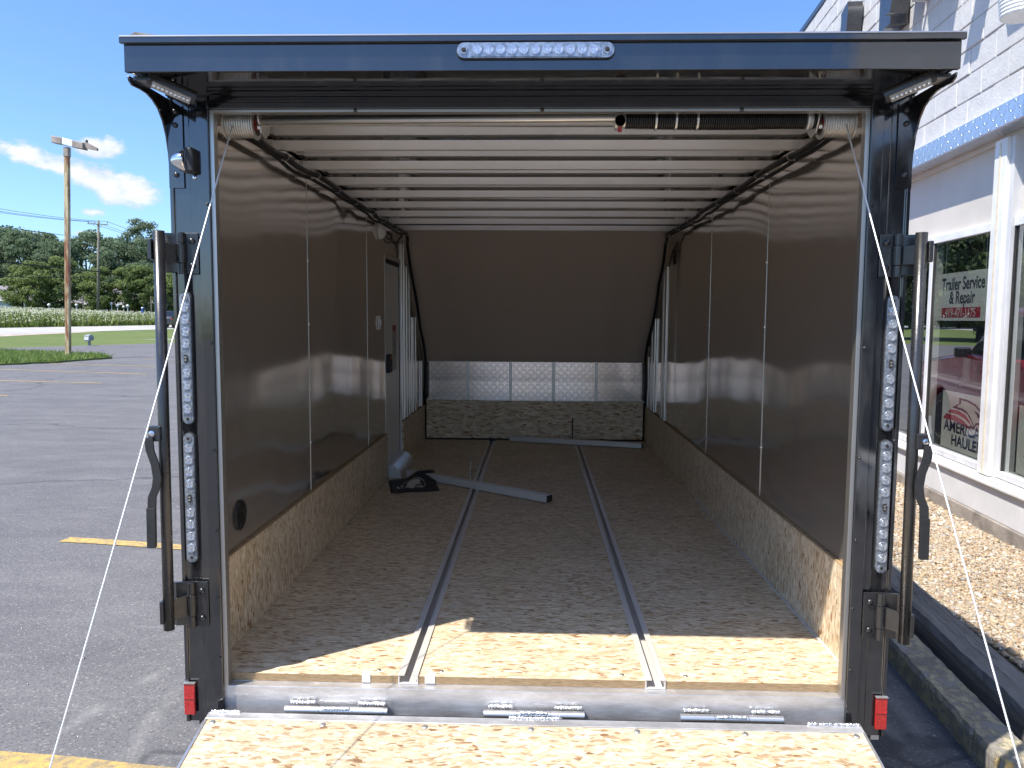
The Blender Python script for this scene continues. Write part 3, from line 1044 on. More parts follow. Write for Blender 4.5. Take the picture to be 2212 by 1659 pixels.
for k in range(9):
    y = 0.341 + 0.406 * k
    o = place('cross_beam', bme, T, (0, y, CZ - 0.0380))
    for s in (-1, 1):
        o2 = MB().box(s * 1.0555, s * 1.0765, y - 0.02, y + 0.06, CZ - 0.05, CZ - 0.003).build('beam_gusset', M_castal, o)
for s in (-1, 1):
    MB().box(s * 1.0, s * 1.076, 0.32, 0.3395, CZ - 0.035, CZ - 0.003).build('corner_angle', M_alum, T)
# header tube behind the opening
MB().box(-1.05, 1.05, 0.10, 0.16, CZ - 0.055, CZ - 0.006).build('header_tube', M_beam, T, 0.003)
MB().box(-1.05, 1.05, 0.05, 0.0995, CZ - 0.03, CZ - 0.004).build('header_plate', M_beam, T)

# wiring looms under the beams and down the nose
for s in (-1, 1):
    pts = [(s * 0.93, 0.12, 1.845)] + [(s * (1.01 + 0.008 * math.sin(k * 2.2)), 0.36 + 0.406 * k, CZ - 0.064) for k in range(9)] + [(s * 1.03, nose_y(1.82) - 0.05, 1.80), (s * 1.04, nose_y(1.5) - 0.05, 1.5), (s * 1.045, nose_y(1.1) - 0.05, 1.1), (s * 1.045, nose_y(0.8) - 0.06, 0.8), (s * 1.045, 4.93, 0.42)]
    MB().tube(wavy(pts, 6, 0.011, 5 + s), 0.0125, 8).build('wire_loom', M_cond, T, smooth=True)
    pts2 = [(s * 0.95, 0.12, 1.83)] + [(s * (1.035 + 0.006 * math.sin(k * 1.3)), 0.36 + 0.406 * k, CZ - 0.075) for k in range(9)]
    MB().tube(wavy(pts2, 6, 0.015, 15 + s), 0.0085, 8).build('wire_loom', M_cond, T, smooth=True)
    for k in range(9):
        y = 0.36 + 0.406 * k
        c = MB().lathe([(0.0145, -0.003), (0.016, -0.003), (0.016, 0.003), (0.0145, 0.003), (0.0145, -0.003)], 14, (s * (1.01 + 0.008 * math.sin(k * 2.2)), y, CZ - 0.064), 'y')
        c.box(s * 1.02, s * 1.05, y - 0.003, y + 0.003, CZ - 0.08, CZ - 0.073)
        c.build('loom_clip', M_castal, T)
MB().tube(wavy([(-1.055, 3.0, 1.79), (-1.05, 3.2, 1.765), (-1.04, 3.45, 1.77), (-1.03, 3.62, 1.85)], 4, 0.01, 4), 0.006, 6).build('wire_loom', M_cond, T, smooth=True)

# lift gear: shaft, two grooved cable drums, torsion spring
MB().tube([(-0.97, 0.085, 1.822), (0.27, 0.085, 1.832), (0.97, 0.085, 1.822)], 0.011, 12).build('lift_shaft', M_steel, T, smooth=True)
for s in (-1, 1):
    pf = [(0.012, 0.0), (0.040, 0.0), (0.046, 0.002), (0.046, 0.006)]
    for i in range(11):
        h0 = 0.008 + i * 0.0075
        pf += [(0.0365, h0), (0.0405, h0 + 0.002), (0.0405, h0 + 0.005), (0.0365, h0 + 0.0072)]
    pf += [(0.046, 0.094), (0.047, 0.098), (0.034, 0.1), (0.03, 0.088), (0.012, 0.088)]
    me = MB().lathe(pf, 32, (0, 0, 0), 'x').mesh('cable_drum', smooth=False)
    me.materials.append(M_castal)
    dr = place('cable_drum', me, T, (s * 0.985, 0.085, 1.812), (0, 0, 0 if s < 0 else math.pi))
    b2 = MB().box(0.089, 0.097, -0.014, 0.014, -0.014, 0.012)
    me2 = b2.mesh('set_screw')
    me2.materials.append(M_redpl)
    place('set_screw', me2, dr, (s * 0.985, 0.085, 1.812))
    br = MB()
    xa = s * 0.868
    br.prism([(0.05, 1.862), (0.15, 1.862), (0.15, 1.80), (0.115, 1.775), (0.075, 1.785), (0.05, 1.82)], 'x', xa, xa + s * 0.004)
    br.box(xa - s * 0.03, xa, 0.05, 0.15, 1.858, 1.862)
    bk = br.build('drum_bracket', M_steel, T)
    MB().lathe([(0.009, 0), (0.009, 0.008), (0.0, 0.008)], 6, (xa + s * 0.006, 0.062, 1.80), 'x').build('bolt', M_chrome, bk)
    # lift cable down to the ramp side
    A, B = Vector((s * 0.95, 0.045, 1.80)), Vector((s * 1.052, -1.20, -0.325))
    cb = MB().tube([A.lerp(B, i / 24) + Vector((0, 0, -0.02 * math.sin(math.pi * i / 24))) for i in range(25)], 0.0021, 8).build('lift_cable', M_cable, T, smooth=True)
    # strands wound round the cable
    for kk in range(2):
        hp = []
        for i in range(0, 1400):
            t_ = i / 1399
            c_ = A.lerp(B, t_) + Vector((0, 0, -0.02 * math.sin(math.pi * t_)))
            an = i * 0.85 + kk * math.pi
            hp.append(c_ + Vector((math.cos(an), 0.6 * math.sin(an), 0.4 * math.sin(an))) * 0.0017)
        MB().tube(hp, 0.0012, 4).build('cable_strand', M_cable, cb, smooth=True)
spf = [(0.011, 0.0), (0.024, 0.0)]
N = 86
for i in range(N):
    h0 = 0.005 + i * 0.0069
    rr = 0.0265 + 0.0035 * math.sin(math.pi * i / N) * (1 if i < 60 else 0.4)
    spf += [(rr - 0.004, h0), (rr, h0 + 0.002), (rr, h0 + 0.0045), (rr - 0.004, h0 + 0.0065)]
spf += [(0.022, 0.6), (0.011, 0.6)]
spr = MB().lathe(spf, 18, (0.275, 0.085, 1.824), 'x').build('torsion_spring', M_spring, T)
for xc in (0.375, 0.437, 0.503):
    MB().lathe([(0.029, -0.003), (0.032, -0.003), (0.032, 0.003), (0.029, 0.003), (0.029, -0.003)], 18, (xc, 0.085, 1.824), 'x').build('wire_wrap', M_castal, spr)
wc = MB().lathe([(0.012, -0.02), (0.03, -0.02), (0.03, -0.004), (0.024, 0.0), (0.024, 0.012), (0.012, 0.012)], 18, (0.268, 0.085, 1.824), 'x').build('winding_cone', M_castal, T)
MB().lathe([(0.0165, -0.012), (0.0165, 0.0), (0.011, 0.0), (0.011, -0.012), (0.0165, -0.012)], 14, (0.262, 0.062, 1.815), 'y').build('socket_eye', M_castal, wc)
MB().box(0.256, 0.268, 0.055, 0.07, 1.785, 1.797).build('set_screw', M_redpl, wc)
MB().lathe([(0.012, 0.0), (0.036, 0.0), (0.036, 0.006), (0.028, 0.02), (0.012, 0.02)], 18, (0.868 - 0.03, 0.085, 1.824), 'x').build('spring_anchor', M_castal, T)

# rear frame: two jambs, header, bright inner trim
for s in (-1, 1):
    pf = [(s * x, y) for x, y in [(1.131, 0.03), (1.131, -0.006), (1.120, -0.006), (1.117, 0.0), (1.068, 0.0), (1.066, -0.004), (1.042, -0.004), (1.040, -0.014), (1.0035, -0.014), (1.0035, 0.03)]]
    jb = MB().prism(pf, 'z', -0.123, 1.874).build('jamb', M_black, T, 0.0015)
    MB().box(s * 0.989, s * 1.003, -0.004, 0.026, 0.0005, 1.8365).build('jamb_trim', M_atpseam, T, 0.001)
    MB().box(s * 1.0035, s * 1.0767, 0.0302, 0.0312, FZ, TOPZ).build('jamb_return', M_black, T)
    for z in (0.10, 0.30, 0.52, 0.78, 1.12, 1.55):
        me = MB().lathe([(0.0055, 0.0), (0.004, -0.004), (0.0, -0.005)], 8, (0, 0, 0), 'y').mesh('trim_screw', smooth=True)
        me.materials.append(M_bar)
        place('trim_screw', me, jb, (s * 1.010, -0.0145, z))
    # foot plate and red reflector
    MB().box(s * 1.10, s * 1.126, 0.02, 0.05, -0.148, -0.1235).build('drain_lip', M_alum, T)
    rp = MB().box(s * 1.097, s * 1.1325, -0.016, -0.0065, -0.095, 0.010).build('red_reflector', M_red, T, 0.002)
    MB().box(s * 1.0985, s * 1.131, -0.018, -0.0165, -0.0405, -0.037).build('reflector_rib', M_red, rp)
    MB().box(s * 1.0955, s * 1.1335, -0.0185, -0.0062, 0.0105, 0.013).build('reflector_cap', M_castal, rp)
MB().prism([(-0.014, 1.838), (0.10, 1.838), (0.10, 1.874), (-0.003, 1.874), (-0.003, 1.866), (-0.010, 1.8645), (-0.010, 1.856), (-0.014, 1.855)], 'x', -1.0032, 1.0032).build('header', M_black, T, 0.001)
MB().box(-1.003, 1.003, -0.002, 0.03, 1.829, 1.8375).build('header_trim', M_atpseam, T, 0.001)
MB().box(-1.0765, 1.0765, 0.1005, 0.1195, 1.8755, CZ + 0.04).build('header_back', M_black, T)
for x in (-0.55, 0.02, 0.62):
    MB().lathe([(0.006, 0.0), (0.0045, -0.004), (0.0, -0.005)], 8, (x, -0.005, 1.8325), 'y').build('trim_screw', M_bar, T, smooth=True)

# rear spoiler box with lip, brackets, flood lamps and centre lamp
wing = MB().prism([(-0.250, 1.873), (-0.250, 1.946), (-0.238, 1.957), (0.10, 1.986), (0.10, 1.9565), (-0.02, 1.9455), (-0.02, 1.905), (-0.236, 1.897), (-0.236, 1.873)], 'x', -1.131, 1.131).build('spoiler', M_black, T, 0.0015)
MB().prism([(-0.263, 1.9465), (-0.2505, 1.9465), (-0.2505, 1.958), (-0.05, 1.980), (-0.05, 1.9835), (-0.258, 1.966), (-0.263, 1.961)], 'x', -1.137, 1.137).build('spoiler_lip', M_black, wing, 0.001)
MB().box(-1.13, 1.13, -0.0195, 0.0995, 1.8745, 1.904).build('soffit', M_black, T)
MB().prism([(-0.264, 1.9615), (-0.255, 1.9665), (-0.259, 1.9675), (-0.2645, 1.963)], 'x', -1.136, 1.136).build('lip_edge', M_alum, wing)
MB().add([(-1.12, -0.25, 1.968), (-1.07, -0.246, 1.967), (-1.105, -0.235, 1.985), (-1.03, -0.243, 1.972), (-0.96, -0.245, 1.968), (-1.04, -0.235, 1.973), (-1.0, -0.24, 1.977)],
         [(0, 1, 2), (1, 3, 2), (3, 4, 5), (1, 3, 6), (0, 2, 5)]).build('torn_film', M_rubber, wing)
MB().box(-1.128, 1.128, -0.2358, -0.0205, 1.8785, 1.8965).build('soffit_panel', M_black, wing)
for s in (-1, 1):
    # bracket outline in (y, z): top run, then a long concave sweep down the jamb
    out = [(-0.235, 1.872), (-0.228, 1.858), (-0.213, 1.852), (-0.19, 1.858)]
    out = [(-0.225, 1.8715), (-0.222, 1.859), (-0.205, 1.850), (-0.165, 1.852), (-0.125, 1.851), (-0.09, 1.842), (-0.058, 1.825), (-0.032, 1.797),
           (-0.012, 1.758), (0.002, 1.705), (0.008, 1.65), (0.010, 1.56), (0.075, 1.56), (0.075, 1.8715)]
    def el(cy, cz, ry, rz, a0, a1, n=12):
        return [(cy + ry * math.cos(a0 + (a1 - a0) * i / n), cz + rz * math.sin(a0 + (a1 - a0) * i / n)) for i in range(n + 1)]
    cy, cz = 0.004, 1.812
    top = el(cy, cz, 0.011, 0.023, R(25), R(155)) + el(cy + 0.001, cz + 0.005, 0.008, 0.012, R(155), R(25))
    bot = el(cy, cz, 0.011, 0.023, R(205), R(335)) + el(cy - 0.001, cz - 0.005, 0.008, 0.012, R(335), R(205))
    dot1 = el(cy - 0.006, cz + 0.004, 0.002, 0.003, 0, 2 * math.pi, 8)[:-1]
    dot2 = el(cy + 0.006, cz - 0.004, 0.002, 0.003, 0, 2 * math.pi, 8)[:-1]
    me = flat_curve([out, top, bot, dot1, dot2], 0.0025)
    me.transform(Matrix(((0, 0, 1, 0), (1, 0, 0, 0), (0, 1, 0, 0), (0, 0, 0, 1))))
    me.transform(Matrix.Translation((s * 1.1345 - 0, 0 - 2.5, -ZG)))
    bk = link('spoiler_bracket', me, M_black, T)
    WLOC[bk.name] = (0, 2.5, ZG)
    MB().box(s * 1.085, s * 1.1315, -0.0035, -0.0008 - 0.0056, 1.60, 1.85).build('bracket_foot', M_black, bk)
    bolt = MB().lathe([(0.008, 0.0), (0.008, -0.005), (0.003, -0.007), (0.0, -0.007)], 10, (0, 0, 0), 'y').mesh('bolt', smooth=True)
    bolt.materials.append(M_bar)
    for z in (1.64, 1.79, 1.83):
        place('bolt', bolt, bk, (s * 1.108, -0.0065, z))
    # flood lamp hung across the corner, looking down and back into the opening
    L = 0.128
    fl = MB()
    fl.prism(arc(0, 0, 0.02, R(20), R(340), 14) + [(0.02, -0.006)], 'x', -L / 2, L / 2)
    me = fl.mesh('flood_lamp')
    me.materials.append(M_bar)
    ctr = Vector((s * 1.038, -0.165, 1.853))
    ax_ = Vector((-s * 0.80, 0.46, -0.30)).normalized()
    face = Vector((-s * 0.10, -0.62, -0.78))
    face = (face - ax_ * face.dot(ax_)).normalized()
    th = ax_.cross(face)
    rotm = Matrix((ax_, face, th)).transposed()
    fo = place('flood_lamp', me, T, ctr)
    fo.rotation_euler = rotm.to_euler()
    lens = MB().box(-L * 0.41, L * 0.41, 0.0135, 0.021, -0.0115, 0.0115).mesh('lens')
    lens.materials.append(M_dimlens)
    place('lens', lens, fo, ctr)
    domes = MB()
    for i in range(9):
        domes.lathe([(0.0055, 0.021), (0.0045, 0.0235), (0.0, 0.0245)], 10, ((i - 4) * 0.0115, 0, 0), 'y')
    dm = domes.mesh('led_row', smooth=True)
    dm.materials.append(M_led)
    place('led_row', dm, fo, ctr)
    MB().box(s * 1.075, s * 1.125, -0.215, -0.14, 1.862, 1.8725).build('lamp_mount', M_bar, T)


def pill(L, wd, n=10):
    a_ = L / 2 - wd / 2
    return arc(a_, 0, wd / 2, -math.pi / 2, math.pi / 2, n) + arc(-a_, 0, wd / 2, math.pi / 2, 1.5 * math.pi, n)


def strip_lamp(ctr, L, wd, n, vertical, label, window):
    """clear LED strip: gasket, lens body, rows of ringed reflectors, two screw ends"""
    def flip(mb):
        if vertical:
            mb.v = [(z, y, x) for x, y, z in mb.v]
        return mb
    c = Vector(ctr)
    def mk(mb, name, m, parent, smooth=False):
        me = flip(mb).mesh(name, smooth=smooth)
        me.materials.append(m)
        return place(name, me, parent, c)
    root = mk(MB().prism(pill(L + 0.006, wd + 0.006), 'y', 0.0, -0.004), 'marker_lamp', M_rubber, T)
    root['label'] = label
    body = mk(MB().prism(pill(L, wd), 'y', -0.0042, -0.011), 'lens', M_lens, root)
    e = L / 2 - wd * 0.95
    mk(MB().prism([(-e, -wd * 0.43), (e, -wd * 0.43), (e, wd * 0.43), (-e, wd * 0.43)], 'y', -0.0112, -0.0135), 'lens_window', M_lens, root)
    span = 2 * e - wd * 0.9
    ring = []
    r0 = min(wd * 0.42, span / n * 0.46)
    for i in range(n):
        t_ = -span / 2 + span * i / (n - 1)
        if window and abs(t_) < 1e-6:
            continue
        if window:
            t_ += math.copysign(span * 0.028, t_) * (1 - abs(t_) / (span / 2))
        mb = MB().lathe([(r0, -0.0137), (r0 * 0.93, -0.0162), (r0 * 0.82, -0.0138), (r0 * 0.7, -0.0162), (r0 * 0.58, -0.0138), (r0 * 0.45, -0.0162), (r0 * 0.33, -0.0138), (r0 * 0.2, -0.0175), (0.0, -0.018)], 18, (t_, 0, 0), 'y')
        ring.append(mk(mb, 'led_reflector', M_led, body))
    if window:
        mk(MB().prism(pill(0.026, 0.011), 'y', -0.0136, -0.0168), 'sensor_window', M_dark, body)
        mk(MB().box(-0.007, -0.002, -0.0176, -0.0169, -0.003, 0.003).box(0.002, 0.007, -0.0176, -0.0169, -0.003, 0.003), 'diode', M_castal, body)
    for q in (-1, 1):
        mk(MB().lathe([(wd * 0.30, -0.0112), (wd * 0.28, -0.014), (wd * 0.16, -0.014), (wd * 0.12, -0.0115), (0.0, -0.0113)], 14, (q * (L / 2 - wd * 0.48), 0, 0), 'y'), 'screw_boss', M_lens, root)
        mk(MB().lathe([(wd * 0.15, -0.0135), (wd * 0.12, -0.0155), (0.0, -0.0157)], 8, (q * (L / 2 - wd * 0.48), 0, 0), 'y'), 'screw', M_dark, root)
    return root


for s in (-1, 1):
    strip_lamp((s * 1.0925, -0.0005, 1.0715), 0.415, 0.034, 9, True, 'clear LED strip lamp, upper of the pair on the jamb', True)
    strip_lamp((s * 1.0935, -0.0005, 0.6245), 0.419, 0.034, 9, True, 'clear LED strip lamp, lower of the pair on the jamb', True)
strip_lamp((-0.001, -0.2505, 1.923), 0.424, 0.040, 11, False, 'long clear LED lamp on the spoiler face', False)

# chrome porch lamp on the left jamb
pl_ = MB().box(-1.066, -1.038, -0.045, -0.0005, 1.642, 1.716).build('porch_lamp', M_rubber, T, 0.006)
hd = []
hood = MB()
for i in range(9):
    a_ = math.pi * i / 8
    hood_r = 0.045 * math.sin(a_)
    hd.append((max(hood_r, 0.0005), 1.719 - 0.078 * i / 8))
hood.lathe(hd, 20, (-1.072, -0.022, 0.0), 'z')
hood.v = [(x if x < -1.067 else -1.067, y * 0.85, z) for x, y, z in hood.v]
hood.build('chrome_hood', M_chrome, pl_, smooth=True)
MB().box(-1.0668, -1.0662, -0.04, -0.01, 1.655, 1.705).build('lamp_lens', M_dimlens, pl_)
MB().lathe([(0.008, 0.0), (0.006, -0.006), (0.0, -0.007)], 10, (-1.052, -0.001, 1.632), 'y').build('screw', M_chrome, pl_)

# cam bars on hinges, with bent handles
for s in (-1, 1):
    bx_, by_ = s * 1.128, -0.10
    bar = MB().tube([(bx_ + s * 0.004, by_, 0.228), (bx_, by_, 0.8), (bx_ - s * 0.004, by_, 1.459)], 0.0165, 16).build('cam_bar', M_bar, T, smooth=False)
    for p in bar.data.polygons:
        p.use_smooth = len(p.vertices) == 4
    for z0, z1 in ((1.335, 1.462), (0.205, 0.355)):
        hb = MB().box(s * 1.0405, s * 1.084, -0.0195, -0.0145, z0, z1).build('bar_hinge', M_bar, T, 0.002)
        zt = (z1 - z0)
        for a_, b_, r_ in ((0.0, 0.26, 0.0125), (0.27, 0.73, 0.0145), (0.74, 1.0, 0.0125)):
            MB().tube([(s * 1.092, -0.026, z0 + zt * a_), (s * 1.092, -0.026, z0 + zt * b_)], r_, 14).build('knuckle', M_bar, hb, 0.001)
        MB().prism([(s * 1.10, -0.034), (s * 1.131, -0.078), (s * 1.138, -0.073), (s * 1.106, -0.028)], 'z', z0 + zt * 0.28, z0 + zt * 0.72).build('hinge_leaf', M_bar, hb, 0.001)
        MB().prism([(s * 1.100, -0.018), (s * 1.140, -0.030), (s * 1.152, -0.022), (s * 1.104, -0.010)], 'z', z0 + zt * 0.04, z0 + zt * 0.99).build('hinge_wing', M_bar, hb, 0.001)
        MB().box(s * 1.140, s * 1.152, -0.118, -0.085, z0 + zt * 0.30, z0 + zt * 0.78).build('bar_sleeve', M_bar, hb, 0.002)
        for zz in (z0 + zt * 0.2, z0 + zt * 0.8):
            place('bolt', bolt, hb, (s * 1.060, -0.0198, zz), (0, 0, 0), (1.15, 1.15, 1.15)).data = bolt
    bk = MB().box(s * 1.128, s * 1.166, -0.125, -0.1, 0.825, 0.872).build('handle_bracket', M_bar, T, 0.004)
    MB().lathe([(0.009, 0.0), (0.009, -0.004), (0.004, -0.006), (0.0, -0.006)], 10, (s * 1.152, -0.1255, 0.85), 'y').build('pivot_bolt', M_chrome, bk)
    hx_ = [(1.160, 0.838), (1.158, 0.80), (1.143, 0.755), (1.138, 0.715), (1.143, 0.685), (1.156, 0.655), (1.158, 0.62), (1.160, 0.50)]
    lf = [(s * (x - 0.013), z) for x, z in hx_]
    rt_ = [(s * (x + 0.013), z) for x, z in reversed(hx_)]
    MB().prism(lf + rt_, 'y', -0.1335, -0.1265).build('cam_handle', M_bar, T, 0.0015)
    MB().prism([(s * 1.1455, 0.622), (s * 1.1725, 0.622), (s * 1.1745, 0.498), (s * 1.1475, 0.498)], 'y', -0.1375, -0.1345).build('handle_grip', M_rubber, T, 0.001)

# sill and ramp
sill = MB().prism([(0.0, -0.092), (0.0, 0.0), (0.0, 0.0)][:2] + [(0.0335, 0.0), (0.0335, 0.006), (0.037, 0.006), (0.037, -0.0025), (0.051, -0.0025), (0.051, -0.092)], 'x', -1.012, 1.018).build('sill', M_sill, T, 0.002)
RL, RA = 1.85, math.asin(0.405 / 1.85)
ry0, rz0 = -0.050, -0.066


def rp(d, h):
    """point on the ramp: d along it from the hinge, h above its face"""
    return (ry0 - d * math.cos(RA) - h * math.sin(RA), rz0 - d * math.sin(RA) + h * math.cos(RA))


ramp = MB().prism([rp(0.031, 0.0), rp(RL - 0.02, 0.0), rp(RL - 0.02, -0.018), rp(0.031, -0.018)], 'x', -1.028, 1.030).build('ramp_door', M_ramp, T)
MB().prism([rp(0.0, 0.002), rp(0.030, 0.002), rp(0.030, -0.04), rp(0.0, -0.04)], 'x', -1.036, 1.038).build('ramp_edge', M_sill, ramp, 0.002)
MB().prism([rp(RL - 0.0195, 0.002), rp(RL, -0.004), rp(RL, -0.02), rp(RL - 0.0195, -0.02)], 'x', -1.036, 1.038).build('ramp_edge', M_sill, ramp, 0.002)
for s in (-1, 1):
    c = 0.001
    MB().prism([rp(0.0305, 0.003), rp(RL - 0.0205, 0.003), rp(RL - 0.0205, -0.022), rp(0.0305, -0.04)], 'x', c + s * 1.0292, c + s * 1.037).build('ramp_rail', M_alum, ramp)
    y, z = rp(1.20, -0.012)
    MB().tube([(s * 1.030, y, z), (s * 1.07, y, z)], 0.012, 10).build('cable_eye', M_steel, ramp)
sc2 = MB().lathe([(0.0105, 0.0), (0.0095, 0.0022), (0.005, 0.0035), (0.0, 0.0036)], 12).mesh('ramp_screw', smooth=True)
sc2.materials.append(M_steel)
for x in (-1.006, -0.654, -0.331, 0.002, 0.332, 0.666, 1.006):
    y, z = rp(0.045, 0.0)
    place('ramp_screw', sc2, ramp, (x, y, z), (RA, 0, 0))


def weld(x0, x1, y, z, r, seed, parent):
    rr = random.Random(seed)
    pts, rs = [], []
    n_ = int((x1 - x0) / 0.0045)
    for i in range(n_ + 1):
        pts.append((x0 + (x1 - x0) * i / n_, y + rr.uniform(-.0012, .0012), z + rr.uniform(-.001, .001)))
        rs.append(r * (0.6 + 0.5 * (i % 2) + rr.uniform(-.15, .15)) * (0.5 if i in (0, n_) else 1))
    return MB().tube(pts, rs, 6).build('weld_bead', M_weld, parent, smooth=True)


for q, (x0, x1) in enumerate(((-0.795, -0.462), (-0.151, 0.172), (0.477, 0.802))):
    hg = MB()
    L = (x1 - x0)
    hg.tube([(x0, -0.028, -0.062), (x0 + L * 0.33, -0.028, -0.062)], 0.0115, 14)
    hg.tube([(x0 + L * 0.335, -0.028, -0.062), (x0 + L * 0.66, -0.028, -0.062)], 0.0112, 14)
    hg.tube([(x0 + L * 0.665, -0.028, -0.062), (x1, -0.028, -0.062)], 0.0115, 14)
    ho = hg.build('ramp_hinge', M_alum, T)
    weld(x0 + 0.012, x0 + L * 0.30, -0.012, -0.046, 0.0075, q * 5 + 1, ho)
    weld(x0 + L * 0.70, x1 - 0.004, -0.012, -0.046, 0.0075, q * 5 + 2, ho)
    weld(x0 + L * 0.36, x0 + L * 0.64, -0.036, -0.053, 0.006, q * 5 + 3, ho)
weld(-1.03, -0.93, -0.0505, -0.062, 0.006, 31, ramp)
weld(0.87, 1.035, -0.0505, -0.062, 0.006, 32, ramp)
weld(-0.07, 0.10, -0.0505, -0.062, 0.005, 33, ramp)

# ------------------------------------------------------------------ loose things on the trailer floor
def clamp_bar(name, label, a, b_, hrod, seed):
    A, B = Vector((a[0], a[1], 0)), Vector((b_[0], b_[1], 0))
    d_ = (B - A)
    L = d_.length
    ang = math.atan2(d_.y, d_.x)
    mid = (A + B) / 2
    z0 = 0.0345
    t_ = thing(name, label, 'clamp bar', (mid.x, mid.y, z0), 'snow clamp bars lying on the floor', ang, local=True)
    MB().box(-L / 2, L / 2, -0.03, 0.03, 0.0, 0.046).build('bar', M_track, t_, 0.004)
    MB().box(L / 2 + 0.0003, L / 2 + 0.004, -0.028, 0.028, 0.002, 0.044).build('end_cap', M_rubber, t_)
    MB().box(-L / 2 - 0.004, -L / 2 - 0.0003, -0.028, 0.028, 0.002, 0.044).build('end_cap', M_rubber, t_)
    return t_, L


t1, L1 = clamp_bar('clamp_bar', 'aluminium clamp bar lying aslant with one end under the black mud flap', (-0.93, 3.21), (0.10, 2.44), 0.13, 1)
xo = -0.03
MB().tube([(xo, 0.0, 0.046), (xo, 0.005, 0.185)], 0.006, 8).build('clamp_handle', M_steel, t1)
MB().tube([(xo, 0.0, 0.052), (xo - 0.028, 0.045, 0.11)], 0.0055, 8).build('clamp_pin', M_bar, t1)
t2, L2 = clamp_bar('clamp_bar', 'aluminium clamp bar lying on the floor against the front strand board', (-0.23, 4.90), (0.98, 4.56), 0.2, 2)
MB().tube([(-0.02, 0.0, 0.046), (-0.02, 0.004, 0.245)], 0.0065, 8).build('clamp_handle', M_bar, t2)
MB().tube([(-0.02, 0.0, 0.052), (-0.075, 0.035, 0.072)], 0.0055, 8).build('clamp_pin', M_bar, t2)

# mud flap: a limp rubber sheet, one corner riding up on the bar
FA, FB, FC, FD = (-1.045, 3.03, 0.031), (-0.955, 2.645, 0.031), (-0.64, 2.735, 0.031), (-0.735, 3.17, 0.084)


def flap_pt(u, v, h=0.0):
    """u from left to right, v from back to front"""
    x = (1 - u) * ((1 - v) * FA[0] + v * FB[0]) + u * ((1 - v) * FD[0] + v * FC[0])
    y = (1 - u) * ((1 - v) * FA[1] + v * FB[1]) + u * ((1 - v) * FD[1] + v * FC[1])
    lift = max(0.0, 1 - v * 2.1) * (1 / (1 + math.exp(-(u - 0.52) * 14)))
    z = 0.0305 + 0.0545 * min(1.0, lift * 1.25) + 0.002 * math.sin(9 * u + 4 * v)
    return (x, y, z + h)


fp = MB()
n_ = 16
th = 0.005
for hh in (0.0, th):
    for j in range(n_ + 1):
        for i in range(n_ + 1):
            fp.v.append(flap_pt(i / n_, j / n_, hh + 0.0005))
q0 = (n_ + 1) ** 2
for j in range(n_):
    for i in range(n_):
        a_ = j * (n_ + 1) + i
        if i >= n_ - 1 and j == 10:
            continue
        fp.f.append((a_, a_ + 1, a_ + n_ + 2, a_ + n_ + 1))
        fp.f.append((q0 + a_, q0 + a_ + n_ + 1, q0 + a_ + n_ + 2, q0 + a_ + 1))
for i in range(n_):
    for a_, b_ in ((i, i + 1), (n_ * (n_ + 1) + i, n_ * (n_ + 1) + i + 1), (i * (n_ + 1), (i + 1) * (n_ + 1)), (i * (n_ + 1) + n_, (i + 1) * (n_ + 1) + n_)):
        fp.f.append((a_, b_, q0 + b_, q0 + a_))
flap = fp.build('mud_flap', M_rubber, None, base=(-0.85, 2.9, 0.0305), smooth=True)
tag(flap, 'black rubber mud flap with white bird emblem on the strand board floor', 'mud flap')
M_print = mat('white_print', (0.62, 0.60, 0.57), 0.6, build=worn((0.55, 0.53, 0.5), (0.66, 0.64, 0.61), 60, 0.5, 0.7))


def art(polys, name):
    """flat print laid on the flap, outlines drawn in the flap's own 0..1 frame"""
    me0 = flat_curve(polys, 0.0)
    bm0 = bmesh.new()
    bm0.from_mesh(me0)
    bmesh.ops.subdivide_edges(bm0, edges=bm0.edges[:], cuts=1)
    bmesh.ops.triangulate(bm0, faces=bm0.faces[:])
    V_ = [flap_pt(v.co.x, v.co.y, th + 0.0016) for v in bm0.verts]
    F_ = [tuple(v.index for v in f.verts) for f in bm0.faces]
    bm0.free()
    m_ = MB()
    m_.add(V_, F_)
    return m_.build(name, M_print, flap)


head = [(0.36, 0.42), (0.42, 0.30), (0.52, 0.26), (0.62, 0.30), (0.67, 0.37), (0.63, 0.41), (0.70, 0.47), (0.65, 0.53), (0.58, 0.52), (0.52, 0.60), (0.50, 0.76), (0.43, 0.79), (0.39, 0.70), (0.31, 0.66), (0.32, 0.58), (0.37, 0.54)]
art([head], 'bird_emblem')
art([[(0.52, 0.66), (0.66, 0.60), (0.70, 0.68), (0.66, 0.74), (0.53, 0.72)]], 'bird_beak')
ring_o = [(0.51 + 0.25 * math.cos(a_), 0.52 + 0.31 * math.sin(a_)) for a_ in [R(-200) + R(255) * i / 26 for i in range(27)]]
ring_i = [(0.51 + 0.235 * math.cos(a_), 0.52 + 0.288 * math.sin(a_)) for a_ in [R(55) - R(255) * i / 26 for i in range(27)]]
art([ring_o + ring_i], 'emblem_ring')
art([[(0.13, 0.60), (0.18, 0.57), (0.22, 0.72), (0.16, 0.73)]], 'emblem_bar')
art([[(0.225, 0.52), (0.245, 0.51), (0.275, 0.72), (0.26, 0.76)]], 'emblem_bar')

